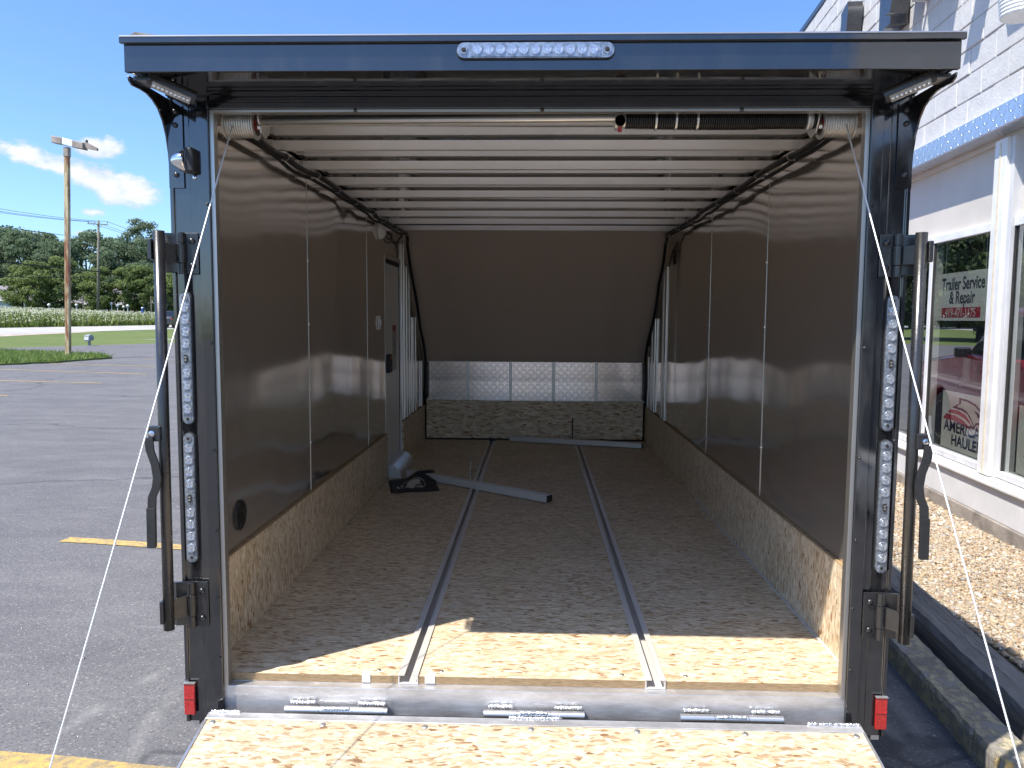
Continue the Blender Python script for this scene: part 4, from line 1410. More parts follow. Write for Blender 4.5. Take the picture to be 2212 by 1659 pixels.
# ------------------------------------------------------------------ the shop building on the right
def block_f(t, b):
    p = t.pos()
    n = t.noise(p, 38, 5, 0.7)
    n2 = t.noise(p, 7, 5, 0.65)
    n3 = t.noise(t.mapping(p, scale=(1, 1, 0.3)), 1.4, 4, 0.6)
    col = t.mix(t.ramp(n2, [(0.35, 0.0), (0.75, 1.0)]), (0.52, 0.515, 0.505), (0.60, 0.595, 0.58))
    col = t.mix(t.m('MULTIPLY', t.ramp(n3, [(0.52, 0.0), (0.8, 1.0)]), 0.5), col, (0.50, 0.485, 0.465))
    chip = t.ramp(t.noise(p, 17, 4, 0.7), [(0.70, 0.0), (0.73, 1.0)])
    col = t.mix(t.m('MULTIPLY', chip, 0.4), col, (0.45, 0.43, 0.42))
    t.put(b.inputs['Base Color'], col)
    t.put(b.inputs['Normal'], t.bump(t.m('ADD', n, t.m('MULTIPLY', n2, 1.5)), 0.55, 0.008))


M_block = mat('white_painted_block', (0.74, 0.74, 0.73), 0.6, build=block_f)
M_base = mat('grey_white_masonry', (0.62, 0.63, 0.64), 0.6, build=worn((0.56, 0.57, 0.58), (0.68, 0.685, 0.69), 3.2, 0.5, 0.7, 0.25, 40))
M_foot = mat('bare_footing', (0.26, 0.23, 0.20), 0.85, build=worn((0.17, 0.15, 0.13), (0.36, 0.32, 0.28), 7, 0.8, 0.9, 0.5, 40))
M_frame = mat('window_frame_paint', (0.56, 0.56, 0.57), 0.4, build=worn((0.48, 0.48, 0.49), (0.64, 0.64, 0.64), 7, 0.3, 0.5, 0.15, 60, (1, 1, 0.3)))
M_framew = mat('white_frame_paint', (0.72, 0.72, 0.72), 0.42, build=worn((0.64, 0.64, 0.63), (0.78, 0.78, 0.77), 6, 0.35, 0.55, 0.15, 60))
M_yelcaulk = mat('aged_caulk', (0.66, 0.58, 0.43), 0.55, build=worn((0.58, 0.5, 0.36), (0.72, 0.65, 0.5), 20, 0.5, 0.6, 0.3, 60))
M_cream = mat('cream_panel', (0.58, 0.545, 0.485), 0.6, build=worn((0.54, 0.505, 0.445), (0.62, 0.58, 0.52), 2.2, 0.55, 0.65))
M_plate2 = diamond('fascia_tread_plate', 'yz', 0.06, (0.68, 0.71, 0.76), 0.26, 1.0, 0.85)
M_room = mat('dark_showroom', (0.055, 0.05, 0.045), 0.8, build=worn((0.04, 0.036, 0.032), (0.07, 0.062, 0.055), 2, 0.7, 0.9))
M_board = mat('sign_board', (0.66, 0.64, 0.57), 0.5, build=worn((0.62, 0.6, 0.53), (0.70, 0.68, 0.61), 3, 0.45, 0.55))
M_navy = mat('navy_print', (0.018, 0.018, 0.055), 0.5, build=worn((0.015, 0.015, 0.045), (0.025, 0.025, 0.07), 30, 0.45, 0.6))
M_crim = mat('crimson_print', (0.36, 0.015, 0.04), 0.5, build=worn((0.32, 0.012, 0.035), (0.42, 0.02, 0.05), 20, 0.45, 0.6))
M_lblack = mat('sign_letter_black', (0.02, 0.021, 0.024), 0.22, 0.0, ior=1.8, build=worn((0.016, 0.017, 0.02), (0.03, 0.03, 0.034), 9, 0.15, 0.35))


def glass_f(t, b):
    gl = t.node('ShaderNodeBsdfGlossy')
    gl.inputs['Color'].default_value = (0.95, 0.97, 0.97, 1)
    gl.inputs['Roughness'].default_value = 0.005
    tr = t.node('ShaderNodeBsdfTransparent')
    tr.inputs['Color'].default_value = (0.72, 0.75, 0.73, 1)
    lw = t.node('ShaderNodeLayerWeight')
    lw.inputs['Blend'].default_value = 0.5
    fres = t.m('ADD', 0.055, t.m('MULTIPLY', t.m('POWER', lw.outputs['Facing'], 4.2), 0.945))
    wob = t.noise(t.pos(), 0.9, 2, 0.5)
    nb = t.bump(wob, 0.05, 0.02)
    t.put(gl.inputs['Normal'], nb)
    mx = t.node('ShaderNodeMixShader')
    t.put(mx.inputs[0], t.m('MINIMUM', t.m('MULTIPLY', fres, 2.7), 1.0))
    t.l.new(tr.outputs[0], mx.inputs[1])
    t.l.new(gl.outputs[0], mx.inputs[2])
    t.l.new(mx.outputs[0], t.n['Material Output'].inputs[0])
    t.n.remove(b)


M_glass = mat('window_glass', build=glass_f)

BO = (3.40, 3.87, 0.0)
BR = -math.atan2(0.077, 1.0)
B = thing('shop_building', 'white painted block shop with big windows and a tread plate fascia', 'building', (BO[0], BO[1], -0.36), None, BR, local=True)
BZ = 0.36    # local z = world z + BZ


def bb(x0, x1, y0, y1, z0, z1):
    return MB().box(x0, x1, y0, y1, z0 + BZ, z1 + BZ)


UA, UB = -9.0, 13.0
wall = bb(0.012, 0.25, UA, UB, 2.742, 5.33).build('upper_wall', M_block, B)
low = bb(0.0, 0.25, UA, UB, -0.24, 0.0).build('lower_wall', M_base, B, 0.006)
bb(-0.012, 0.2, UA, UB, -0.36, -0.2405).build('footing', M_foot, B, 0.01)
MB().prism([(-0.03, 0.0005 + BZ), (0.07, 0.0005 + BZ), (0.07, 0.045 + BZ), (-0.03, 0.022 + BZ)], 'y', UA, UB).build('window_sill', M_framew, B, 0.004)
bb(-0.012, 0.04, UA, UB, 5.3305, 5.40).build('roof_coping', M_lblack, B)
bb(0.04, 9.0, UA, UB, 5.3305, 5.36).build('roof', M_road, B)
bb(0.25, 9.0, UB - 0.25, UB, -0.36, 5.33).build('end_wall', M_block, B)
bb(0.25, 9.0, UA, UA + 0.25, -0.36, 5.33).build('end_wall', M_block, B)
bb(8.8, 9.0, UA + 0.25, UB - 0.25, -0.36, 5.33).build('rear_wall', M_block, B)
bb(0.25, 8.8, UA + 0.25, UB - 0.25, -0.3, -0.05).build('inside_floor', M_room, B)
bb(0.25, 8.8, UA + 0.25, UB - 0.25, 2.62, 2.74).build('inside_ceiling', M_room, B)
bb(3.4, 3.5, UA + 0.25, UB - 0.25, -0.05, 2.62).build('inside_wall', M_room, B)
# individual blocks, running bond, joints recessed behind their faces
blk = MB().box(0.0, 0.05, 0.004, 0.394, 0.004, 0.194).mesh('block')
bmb = bmesh.new()
bmb.from_mesh(blk)
bmesh.ops.bevel(bmb, geom=[e for e in bmb.edges if all(v.co.x < 0.01 for v in e.verts)], offset=0.006, segments=1, affect='EDGES')
bmb.to_mesh(blk)
bmb.free()
blk.materials.append(M_block)
rnd = random.Random(8)
for r in range(13):
    z = 2.745 + 0.199 * r
    lo = -1.5 + 0.199 * (r % 2) + (0.2 if r > 5 else 0)
    cnt = 22 + (1 if r < 6 else 0)
    for c in range(cnt):
        place('block', blk, wall, (rnd.uniform(-0.0045, 0.0045), lo + 0.398 * c, z + BZ + rnd.uniform(-.001, .001)))
# fascia of tread plate with a folded lip
for a_, b_ in ((UA, 0.02), (0.024, 4.5), (4.504, UB)):
    f_ = MB().prism([(-0.055, 2.585 + BZ), (-0.05, 2.575 + BZ), (0.10, 2.575 + BZ), (0.10, 2.578 + BZ), (-0.047, 2.578 + BZ), (-0.052, 2.586 + BZ), (-0.052, 2.735 + BZ), (0.0115, 2.74 + BZ), (0.0115, 2.744 + BZ), (-0.055, 2.738 + BZ)], 'y', a_, b_)
    f_.build('fascia_plate', M_plate2, B)
bb(0.101, 0.25, UA, UB, 2.53, 2.741).build('lintel', M_cream, B)
# glazed bays
posts = [-7.2, -5.25, -2.65, -0.40, 2.05, 4.35, 6.65, 8.95, 11.25]
bays = list(zip(posts[:-1], posts[1:]))
for y in posts:
    pz = bb(0.03, 0.20, y - 0.085, y + 0.085, 0.046, 2.5295).build('window_post', M_framew, B, 0.006)
    bb(0.024, 0.0298, y - 0.012, y + 0.004, 0.05, 2.50).build('caulk_line', M_yelcaulk, pz, 0.001)
    for s in (-1, 1):
        bb(0.06, 0.19, y + s * 0.0853, y + s * 0.135, 0.046, 2.5295).build('frame_side', M_frame, pz, 0.004)
        bb(0.092, 0.104, y + s * 0.1353, y + s * 0.15, 0.10, 1.885).build('frame_bead', M_dark, pz)
for a_, b_ in bays:
    y0, y1 = a_ + 0.136, b_ - 0.136
    w1 = bb(0.13, 0.165, y0 + 0.001, y1 - 0.001, 1.951, 2.5295).build('blind_panel', M_cream, B)
    bb(0.085, 0.18, y0 + 0.001, y1 - 0.001, 1.886, 1.95).build('transom', M_framew, B, 0.004)
    bb(0.07, 0.18, y0 + 0.001, y1 - 0.001, 0.046, 0.098).build('frame_bottom', M_frame, B, 0.004)
    split = 0.83 if abs(a_ + 0.40) < 0.01 else None
    if split:
        bb(0.085, 0.18, split - 0.032, split + 0.032, 0.0985, 1.8855).build('mullion', M_framew, B, 0.004)
        bb(0.092, 0.104, split - 0.045, split - 0.0325, 0.0985, 1.8855).build('mullion_bead', M_dark, B)
        panes = ((y0 + 0.0012, split - 0.0325), (split + 0.0325, y1 - 0.0012))
    else:
        panes = ((y0 + 0.0012, y1 - 0.0012),)
    for p0, p1 in panes:
        MB().add([(0.105, p0, 0.0985 + BZ), (0.105, p1, 0.0985 + BZ), (0.105, p1, 1.8855 + BZ), (0.105, p0, 1.8855 + BZ)], [(0, 1, 2, 3)]).build('window_pane', M_glass, B)


def b2w(x, y, z):
    c, s_ = math.cos(BR), math.sin(BR)
    return (BO[0] + x * c - y * s_, BO[1] + x * s_ + y * c, z)


def window_sign(label, u0, u1, z0, z1, x=0.15):
    """board standing behind the glass; returns its root with local axes of the building"""
    o = thing('window_sign', label, 'sign', b2w(x, (u0 + u1) / 2, z0), 'signs behind the shop glass', BR, local=True)
    L = abs(u1 - u0)
    MB().box(0.0, 0.006, -L / 2, L / 2, 0, z1 - z0).build('board', M_board, o)
    return o, L, z1 - z0


TM = Matrix(((0, 0, 1, 0), (-1, 0, 0, 0), (0, 1, 0, 0), (0, 0, 0, 1)))  # text plane -> board face


def put_text(root, body, size, y, z, m, name='lettering', sx=1.0, offset=0.0, align='CENTER'):
    me = text_mesh(body, size, 0.0004, offset, align, sx)
    me.transform(TM)
    me.transform(Matrix.Translation((-0.0012, y, z)))
    return link(name, me, m, root)


def put_art(root, polys, m, name):
    me = flat_curve(polys, 0.0004)
    me.transform(TM)
    me.transform(Matrix.Translation((-0.0012, 0, 0)))
    return link(name, me, m, root)


s1, L, H = window_sign('cream service and repair sign with crimson phone number box behind the glass', 0.80, -0.10, 1.205, 1.615)
put_text(s1, 'Trailer Service', 0.148, 0, H - 0.145, M_navy, sx=0.87, offset=0.0028)
put_text(s1, '& Repair', 0.148, 0, H - 0.262, M_navy, sx=0.87, offset=0.0028)
MB().box(-0.0016, -0.0004, -0.33, 0.36, 0.028, 0.112).build('number_box', M_crim, s1)
o = put_text(s1, '419-471-1175', 0.102, 0.015, 0.034, M_board, 'phone_number', sx=0.95)
o.location.x = -0.0016
for yy in (-0.38, 0.33):
    MB().tube([(0.003, yy, H), (0.003, yy * 0.985, H + 0.27)], 0.003, 5).build('hanging_chain', M_castal, s1)
s2, L, H = window_sign('cream sign with dark eagle head and red stripes behind the shop glass', 0.60, -0.255, 0.105, 0.60)
put_text(s2, 'AMERICAN', 0.135, 0.0, 0.155, M_navy, sx=1.12, offset=0.0028)
put_text(s2, 'HAULER', 0.125, -0.035, 0.045, M_navy, sx=1.15, offset=0.0028)
# eagle head outline (viewer's right is -u, i.e. +x of the drawing)
eo = [(-0.12, 0.455), (0.03, 0.452), (0.16, 0.43), (0.27, 0.385), (0.335, 0.33), (0.33, 0.275), (0.30, 0.262), (0.24, 0.275), (0.185, 0.262), (0.165, 0.228), (0.10, 0.29), (0.03, 0.335), (-0.06, 0.355), (-0.24, 0.36), (-0.115, 0.405)]
ei = [(-0.085, 0.438), (0.03, 0.437), (0.15, 0.415), (0.255, 0.372), (0.312, 0.325), (0.31, 0.292), (0.24, 0.292), (0.175, 0.278), (0.158, 0.25), (0.10, 0.31), (0.03, 0.352), (-0.05, 0.371), (-0.165, 0.373), (-0.085, 0.41)]
put_art(s2, [eo, ei], M_navy, 'eagle_outline')
put_art(s2, [[(0.14, 0.375), (0.22, 0.36), (0.285, 0.335), (0.25, 0.325), (0.205, 0.325), (0.20, 0.345)]], M_navy, 'eagle_eye')
put_art(s2, [[(-0.27, 0.342), (-0.13, 0.345), (0.0, 0.325), (0.075, 0.285), (0.115, 0.25), (0.0, 0.29), (-0.12, 0.312), (-0.31, 0.312)]], M_crim, 'red_stripe')
put_art(s2, [[(-0.345, 0.298), (-0.16, 0.297), (-0.02, 0.27), (0.10, 0.222), (0.155, 0.19), (0.0, 0.236), (-0.17, 0.252), (-0.40, 0.248)]], M_crim, 'red_stripe')
s3, L, H = window_sign('cream sign with black panel and white slanted bar beyond the window post', -0.63, -1.35, 0.105, 0.60)
MB().box(-0.0012, -0.0003, -0.30, 0.26, 0.17, 0.40).build('black_panel', M_navy, s3)
put_art(s3, [[(-0.21, 0.20), (-0.15, 0.20), (-0.07, 0.375), (-0.12, 0.375)]], M_board, 'slanted_bar').location.x = -0.001
put_text(s3, 'T', 0.085, 0.245, 0.085, M_navy)

# channel letters on the wall: some show their feet, the unseen ones cast the wall shadows
def letter(polys, u, z, depth, label, stand=0.09):
    me = flat_curve(polys, depth / 2)
    me.transform(TM)
    me.transform(Matrix.Translation((0, 0, 0)))
    o = link('sign_letter', me, M_lblack)
    o.location = b2w(-(stand + depth / 2), u, z)
    o.rotation_euler = (0, 0, BR)
    tag(o, label, 'letter', 'black raised letters along the block wall')
    pn = MB()
    xs_ = [v.co.y for v in me.vertices]
    ym = (min(xs_) + max(xs_)) / 2
    zs_ = [v.co.z for v in me.vertices]
    for zz in (min(zs_) + 0.06, min(zs_) + 0.12):
        pn.tube([(depth / 2, ym + 0.02, zz), (depth / 2 + stand + 0.01, ym + 0.02, zz)], 0.012, 6)
    pn.build('mounting_pin', M_steel, o)
    return o


def bowl(r0, r1, a0, a1, n=14):
    return arc(0, 0, r0, a0, a1, n) + arc(0, 0, r1, a1, a0, n)


letter([bowl(0.56, 0.33, R(168), R(372))], 3.22, 4.60, 0.16, 'black raised letter with a rounded foot high on the white block wall', 0.02)
letter([[(-0.15, 0), (0.15, 0), (0.15, 1.1), (-0.15, 1.1)]], 1.50, 4.0, 0.16, 'black raised letter with a straight square foot beside the rounded letter', 0.02)
letter([[(-0.14, 0), (0.0, -0.02), (0.34, 1.08), (0.06, 1.08)]], 1.02, 4.0, 0.16, 'black raised letter with a slanted foot beside the square footed letter', 0.14)
letter([[(-0.42, 1.05), (-0.1, 0.0), (0.1, 0.0), (0.42, 1.05), (0.2, 1.05), (0.0, 0.33), (-0.2, 1.05)]], 0.35, 4.02, 0.16, 'unseen black raised letter shaped like an open wedge above the window signs', 0.2)  # out of view, there for its spiky shadow on the blocks
letter([[(-0.45, 0), (-0.12, 1.1), (0.12, 1.1), (0.45, 0), (0.22, 0.0), (0.0, 0.72), (-0.22, 0.0)]], -0.55, 4.02, 0.16, 'unseen black raised letter shaped like a peak above the wall lamp', 0.2)
letter([[(-0.3, 0), (-0.3, 1.1), (-0.06, 1.1), (-0.06, 0.25), (0.3, 0.25), (0.3, 0)]], -1.5, 4.02, 0.16, 'unseen black raised letter with a square corner past the peaked letter', 0.2)

# jar lamp on the wall
lp = thing('wall_lamp', 'grey jar lamp with ribbed clear refractor fixed high on the white wall', 'lamp', b2w(-0.30, -1.27, 3.08), None, BR, local=True)
M_jar = mat('frosted_refractor', (0.70, 0.71, 0.70), 0.3, coat=0.5, build=worn((0.62, 0.63, 0.62), (0.76, 0.77, 0.76), 20, 0.2, 0.4, 0.2, 40))
rib = []
for i in range(14):
    z_ = i * 0.022
    rib += [(0.125 + 0.03 * i / 13, z_), (0.131 + 0.03 * i / 13, z_ + 0.011)]
MB().lathe([(0.0, 0.0), (0.11, 0.0)] + rib + [(0.16, 0.32), (0.0, 0.32)], 28).build('refractor', M_jar, lp, smooth=False)
MB().lathe([(0.165, 0.321), (0.17, 0.36), (0.13, 0.44), (0.10, 0.56), (0.0, 0.58)], 24).build('housing', M_frame, lp, smooth=True)
MB().tube([(0.0, 0, 0.5), (0.29, 0, 0.56)], 0.025, 10).build('arm', M_frame, lp)

# ------------------------------------------------------------------ gravel bed, timber and kerb stone
M_soil = mat('gravel_soil', (0.30, 0.24, 0.17), 0.9, build=worn((0.20, 0.16, 0.11), (0.38, 0.31, 0.22), 25, 0.85, 0.95, 0.6, 90))
gp = [(2.04, -1.6), (2.11, 0.8), (2.25, 2.2), (2.48, 5.3), (3.56, 5.3), (3.00, -1.6)]
sb = MB()
sb.prism(gp, 'z', ZG - 0.1, -0.352)
tag(sb.build('gravel_bed', M_soil), kind='structure')


def pebbles(n, seed, r0, r1, zone, name, label):
    rg_ = np.random.default_rng(seed)
    ph = (1 + 5 ** .5) / 2
    iv = np.array([(-1, ph, 0), (1, ph, 0), (-1, -ph, 0), (1, -ph, 0), (0, -1, ph), (0, 1, ph), (0, -1, -ph), (0, 1, -ph), (ph, 0, -1), (ph, 0, 1), (-ph, 0, -1), (-ph, 0, 1)], float)
    iv /= np.linalg.norm(iv[0])
    jf = np.array([(0, 11, 5), (0, 5, 1), (0, 1, 7), (0, 7, 10), (0, 10, 11), (1, 5, 9), (5, 11, 4), (11, 10, 2), (10, 7, 6), (7, 1, 8), (3, 9, 4), (3, 4, 2), (3, 2, 6), (3, 6, 8), (3, 8, 9), (4, 9, 5), (2, 4, 11), (6, 2, 10), (8, 6, 7), (9, 8, 1)])
    y = rg_.uniform(zone[0], zone[1], n)
    t_ = rg_.uniform(0, 1, n)
    xl = np.interp(y, [-1.6, 0.8, 2.2, 5.3], [2.09, 2.165, 2.285, 2.52])
    xr = 3.40 + 0.077 * (y - 3.87) - 0.02
    x = xl + (xr - xl) * t_
    rr = rg_.uniform(r0, r1, n) * np.exp(rg_.normal(0, 0.22, n)) * np.where(rg_.random(n) < 0.04, 1.6, 1.0)
    ax_ = np.stack([rr * rg_.uniform(.8, 1.5, n), rr * rg_.uniform(.7, 1.1, n), rr * rg_.uniform(.45, .75, n)], 1)
    rot = rg_.uniform(0, 6.28, n)
    V_ = iv[None] * ax_[:, None] * rg_.uniform(.82, 1.15, (n, 12, 1))
    c, s_ = np.cos(rot)[:, None], np.sin(rot)[:, None]
    X = V_[..., 0] * c - V_[..., 1] * s_ + x[:, None]
    Y = V_[..., 0] * s_ + V_[..., 1] * c + y[:, None]
    tl = rg_.normal(0, .25, (n, 1))
    Z = V_[..., 2] + tl * V_[..., 0] + (-0.352 + rr * 0.25 + rg_.uniform(0, 0.012, n) + 0.012 * np.sin(x * 3 + y * 2.1))[:, None]
    F_ = (jf[None] + 12 * np.arange(n)[:, None, None]).reshape(-1, 3)
    return tri_obj(name, np.stack([X, Y, Z], -1).reshape(-1, 3), F_, M_peb, label, 'gravel', smooth=True)


def peb_f(t, b):
    rnd_ = t.node('ShaderNodeNewGeometry').outputs['Random Per Island']
    col = t.ramp(rnd_, [(0.0, (0.16, 0.09, 0.055)), (0.10, (0.32, 0.21, 0.12)), (0.30, (0.44, 0.33, 0.20)), (0.5, (0.36, 0.305, 0.235)), (0.68, (0.50, 0.40, 0.26)), (0.82, (0.25, 0.235, 0.22)), (0.93, (0.60, 0.54, 0.45)), (1.0, (0.72, 0.69, 0.64))])
    col = t.mix(t.m('MULTIPLY', t.noise(t.pos(), 120, 3, 0.6), 0.25), col, (0.25, 0.2, 0.14))
    dirt = t.ramp(t.noise(t.pos(), 2.6, 4, 0.6), [(0.45, 0.0), (0.75, 1.0)])
    col = t.mix(t.m('MULTIPLY', dirt, 0.45), col, (0.22, 0.16, 0.10))
    t.put(b.inputs['Base Color'], col)


M_peb = mat('river_pebbles', (0.5, 0.4, 0.3), 0.55, build=peb_f)
pebbles(46000, 4, 0.0055, 0.0115, (-0.6, 3.4), 'gravel', 'tan river pebbles filling the bed between timber and shop wall')
pebbles(10000, 6, 0.007, 0.014, (3.4, 5.25), 'gravel', 'tan river pebbles at the far end of the bed along the shop')


def timber_f(t, b):
    p = t.mapping(t.pos(), rot=(0, 0, 0.08))
    g_ = t.noise(t.mapping(p, scale=(26, 1.1, 26)), 1.0, 6, 0.65, 0.6)
    cr = t.noise(t.mapping(p, scale=(22, 0.5, 22)), 1.0, 2, 0.5, 0.1)
    col = t.ramp(g_, [(0.25, (0.09, 0.083, 0.075)), (0.55, (0.19, 0.18, 0.168)), (0.8, (0.28, 0.268, 0.25))])
    crack = t.ramp(t.m('ABSOLUTE', t.m('SUBTRACT', cr, 0.5)), [(0.0, 1.0), (0.018, 0.0)])
    col = t.mix(t.m('MULTIPLY', crack, 0.55), col, (0.03, 0.027, 0.024))
    t.put(b.inputs['Base Color'], col)
    t.put(b.inputs['Normal'], t.bump(t.m('SUBTRACT', g_, t.m('MULTIPLY', crack, 1.2)), 0.6, 0.008))


M_timber = mat('weathered_timber', (0.12, 0.11, 0.10), 0.85, build=timber_f)


def warped_bar(name, pts, wd, z0, z1, m, seed, chip, label, cat, chamfer=0.012, n=60):
    """long squared bar with bent run, ragged arrises"""
    rr = random.Random(seed)
    P = [Vector((x, y, 0)) for x, y in pts]
    s_ = MB()
    prof = [(-1, 0), (-1, 0.82), (-0.86, 1), (0.0, 1.0), (0.86, 1), (1, 0.82), (1, 0)]
    k = len(prof)
    for i in range(n + 1):
        t_ = i / n
        seg = min(int(t_ * (len(P) - 1)), len(P) - 2)
        f_ = t_ * (len(P) - 1) - seg
        c = P[seg].lerp(P[seg + 1], f_)
        d_ = (P[seg + 1] - P[seg]).normalized()
        nn = Vector((d_.y, -d_.x, 0))
        for a_, h in prof:
            j = chip if h > 0.5 else chip * 0.3
            q = c + nn * (a_ * wd / 2 + rr.uniform(-j, j))
            s_.v.append((q.x, q.y, z0 + (z1 - z0) * h + (rr.uniform(-j, j) if h > 0.5 else 0)))
    for i in range(n):
        for q in range(k - 1):
            a_ = i * k + q
            s_.f.append((a_, a_ + 1, a_ + k + 1, a_ + k))
    s_.f.append(tuple(range(k)))
    s_.f.append(tuple(range(n * k, n * k + k)))
    o = s_.build(name, m, None, base=(P[0].x, P[0].y, z0))
    return tag(o, label, cat)


warped_bar('landscape_timber', [(2.46, 5.3), (2.165, 2.2), (2.065, 1.1), (2.01, 0.4), (1.93, -0.7)], 0.185, ZG, -0.318, M_timber, 3, 0.004,
           'cracked grey landscape timber holding back the gravel', 'timber')


def stone_f(t, b):
    p = t.pos()
    n1 = t.noise(t.mapping(p, scale=(1, 0.6, 1)), 22, 6, 0.68, 0.3)
    n2 = t.noise(p, 60, 4, 0.7)
    peel = t.ramp(n1, [(0.46, 0.0), (0.54, 1.0)])
    bare = t.mix(n2, (0.22, 0.21, 0.19), (0.36, 0.34, 0.31))
    y_ = t.sep(p)[1]
    newy = t.ramp(t.m('ADD', y_, t.m('MULTIPLY', t.noise(p, 9, 3), 0.3)), [(0.42, 1.0), (0.5, 0.0)])
    paint = t.mix(t.noise(p, 22, 4, 0.6), (0.42, 0.36, 0.22), (0.54, 0.48, 0.33))
    paint = t.mix(newy, paint, (0.66, 0.42, 0.05))
    colr = t.mix(peel, bare, paint)
    dirt = t.noise(p, 5, 5, 0.65)
    colr = t.mix(t.m('MULTIPLY', t.ramp(dirt, [(0.35, 0.0), (0.65, 1.0)]), 0.6), colr, (0.17, 0.15, 0.115))
    t.put(b.inputs['Base Color'], colr)
    t.put(b.inputs['Normal'], t.bump(t.m('ADD', t.m('MULTIPLY', peel, 0.8), t.m('MULTIPLY', n2, 0.5)), 0.8, 0.006))


M_stone = mat('peeling_yellow_concrete', (0.4, 0.36, 0.26), 0.85, build=stone_f)
warped_bar('parking_kerb', [(1.955, 2.25), (1.86, 1.3), (1.80, 0.55), (1.782, 0.30)], 0.16, ZG, -0.385, M_stone, 5, 0.0035,
           'concrete parking stop with peeling yellow paint beside the timber', 'parking stop')
# grit scattered on the asphalt
rg = np.random.default_rng(21)
sp_ = []
for _ in range(260):
    sp_.append((rg.uniform(-4.5, 1.7), rg.uniform(-1.0, 7.0)))
tv = np.array([(0, 0, 0.9), (1, 0, 0), (-0.5, 0.85, 0), (-0.5, -0.85, 0)])
tf = np.array([(0, 1, 2), (0, 2, 3), (0, 3, 1), (1, 3, 2)])
V = []
for x, y in sp_:
    a_, r_ = rg.uniform(0, 6.3), rg.uniform(0.002, 0.007) * (2.0 if rg.random() < 0.06 else 1)
    c, s_ = math.cos(a_), math.sin(a_)
    V.append(np.stack([(tv[:, 0] * c - tv[:, 1] * s_) * r_ * 1.4 + x, (tv[:, 0] * s_ + tv[:, 1] * c) * r_ + y, tv[:, 2] * r_ + ZG + 0.0065], 1))
V = np.concatenate(V)
tri_obj('asphalt_grit', V, (tf[None] + 4 * np.arange(len(sp_))[:, None, None]).reshape(-1, 3), M_castal, 'loose grit scattered over the dark asphalt', 'grit')

# ------------------------------------------------------------------ vehicles
def paint(name, c, rough=0.18):
    return mat(name, c, rough, 0.0, coat=1.0, coat_rough=0.04, build=worn(tuple(v * 0.9 for v in c), tuple(min(1, v * 1.08) for v in c), 2.5, rough, rough + 0.08))


M_redcar = paint('red_car_paint', (0.42, 0.014, 0.03))
M_whitecar = paint('white_car_paint', (0.70, 0.70, 0.69))
M_darkcar = paint('dark_car_paint', (0.02, 0.018, 0.02))
M_cglass = mat('car_glass', (0.015, 0.018, 0.02), 0.05, ior=1.7, build=worn((0.012, 0.015, 0.017), (0.02, 0.024, 0.026), 2, 0.03, 0.08))
M_lampg = mat('headlamp', (0.7, 0.72, 0.74), 0.1, 0.6, coat=1.0, build=worn((0.6, 0.62, 0.64), (0.8, 0.8, 0.82), 20, 0.06, 0.2))

ct = MB().lathe([(0.24, -0.11), (0.345, -0.105), (0.375, -0.08), (0.38, 0.0), (0.375, 0.08), (0.345, 0.105), (0.24, 0.11)], 32, (0, 0, 0), 'x').mesh('tyre', smooth=True)
ct.materials.append(M_tyre)
cr_ = MB().lathe([(0.242, 0.0), (0.25, 0.10), (0.235, 0.112), (0.225, 0.08), (0.215, 0.02), (0.0, 0.015)], 32, (0, 0, 0), 'x')
crm = cr_.mesh('rim', smooth=False)
crm.materials.append(M_dark)
spk = MB().lathe([(0.0, 0.098), (0.06, 0.098), (0.07, 0.05)], 14, (0, 0, 0), 'x')
spk.lathe([(0.222, 0.10), (0.245, 0.112), (0.25, 0.10)], 32, (0, 0, 0), 'x')
for k in range(5):
    a_ = 2 * math.pi * k / 5
    c, s_ = math.cos(a_), math.sin(a_)
    v = []
    for x in (0.05, 0.092):
        for r_, hw in ((0.05, 0.03), (0.235, 0.05)):
            for q in (-1, 1):
                v.append((x, r_ * c - q * hw * s_, r_ * s_ + q * hw * c))
    spk.add(v, [(0, 1, 3, 2), (4, 6, 7, 5), (0, 4, 5, 1), (2, 3, 7, 6), (0, 2, 6, 4), (1, 5, 7, 3)])
spm = spk.mesh('spokes')
spm.materials.append(M_castal)


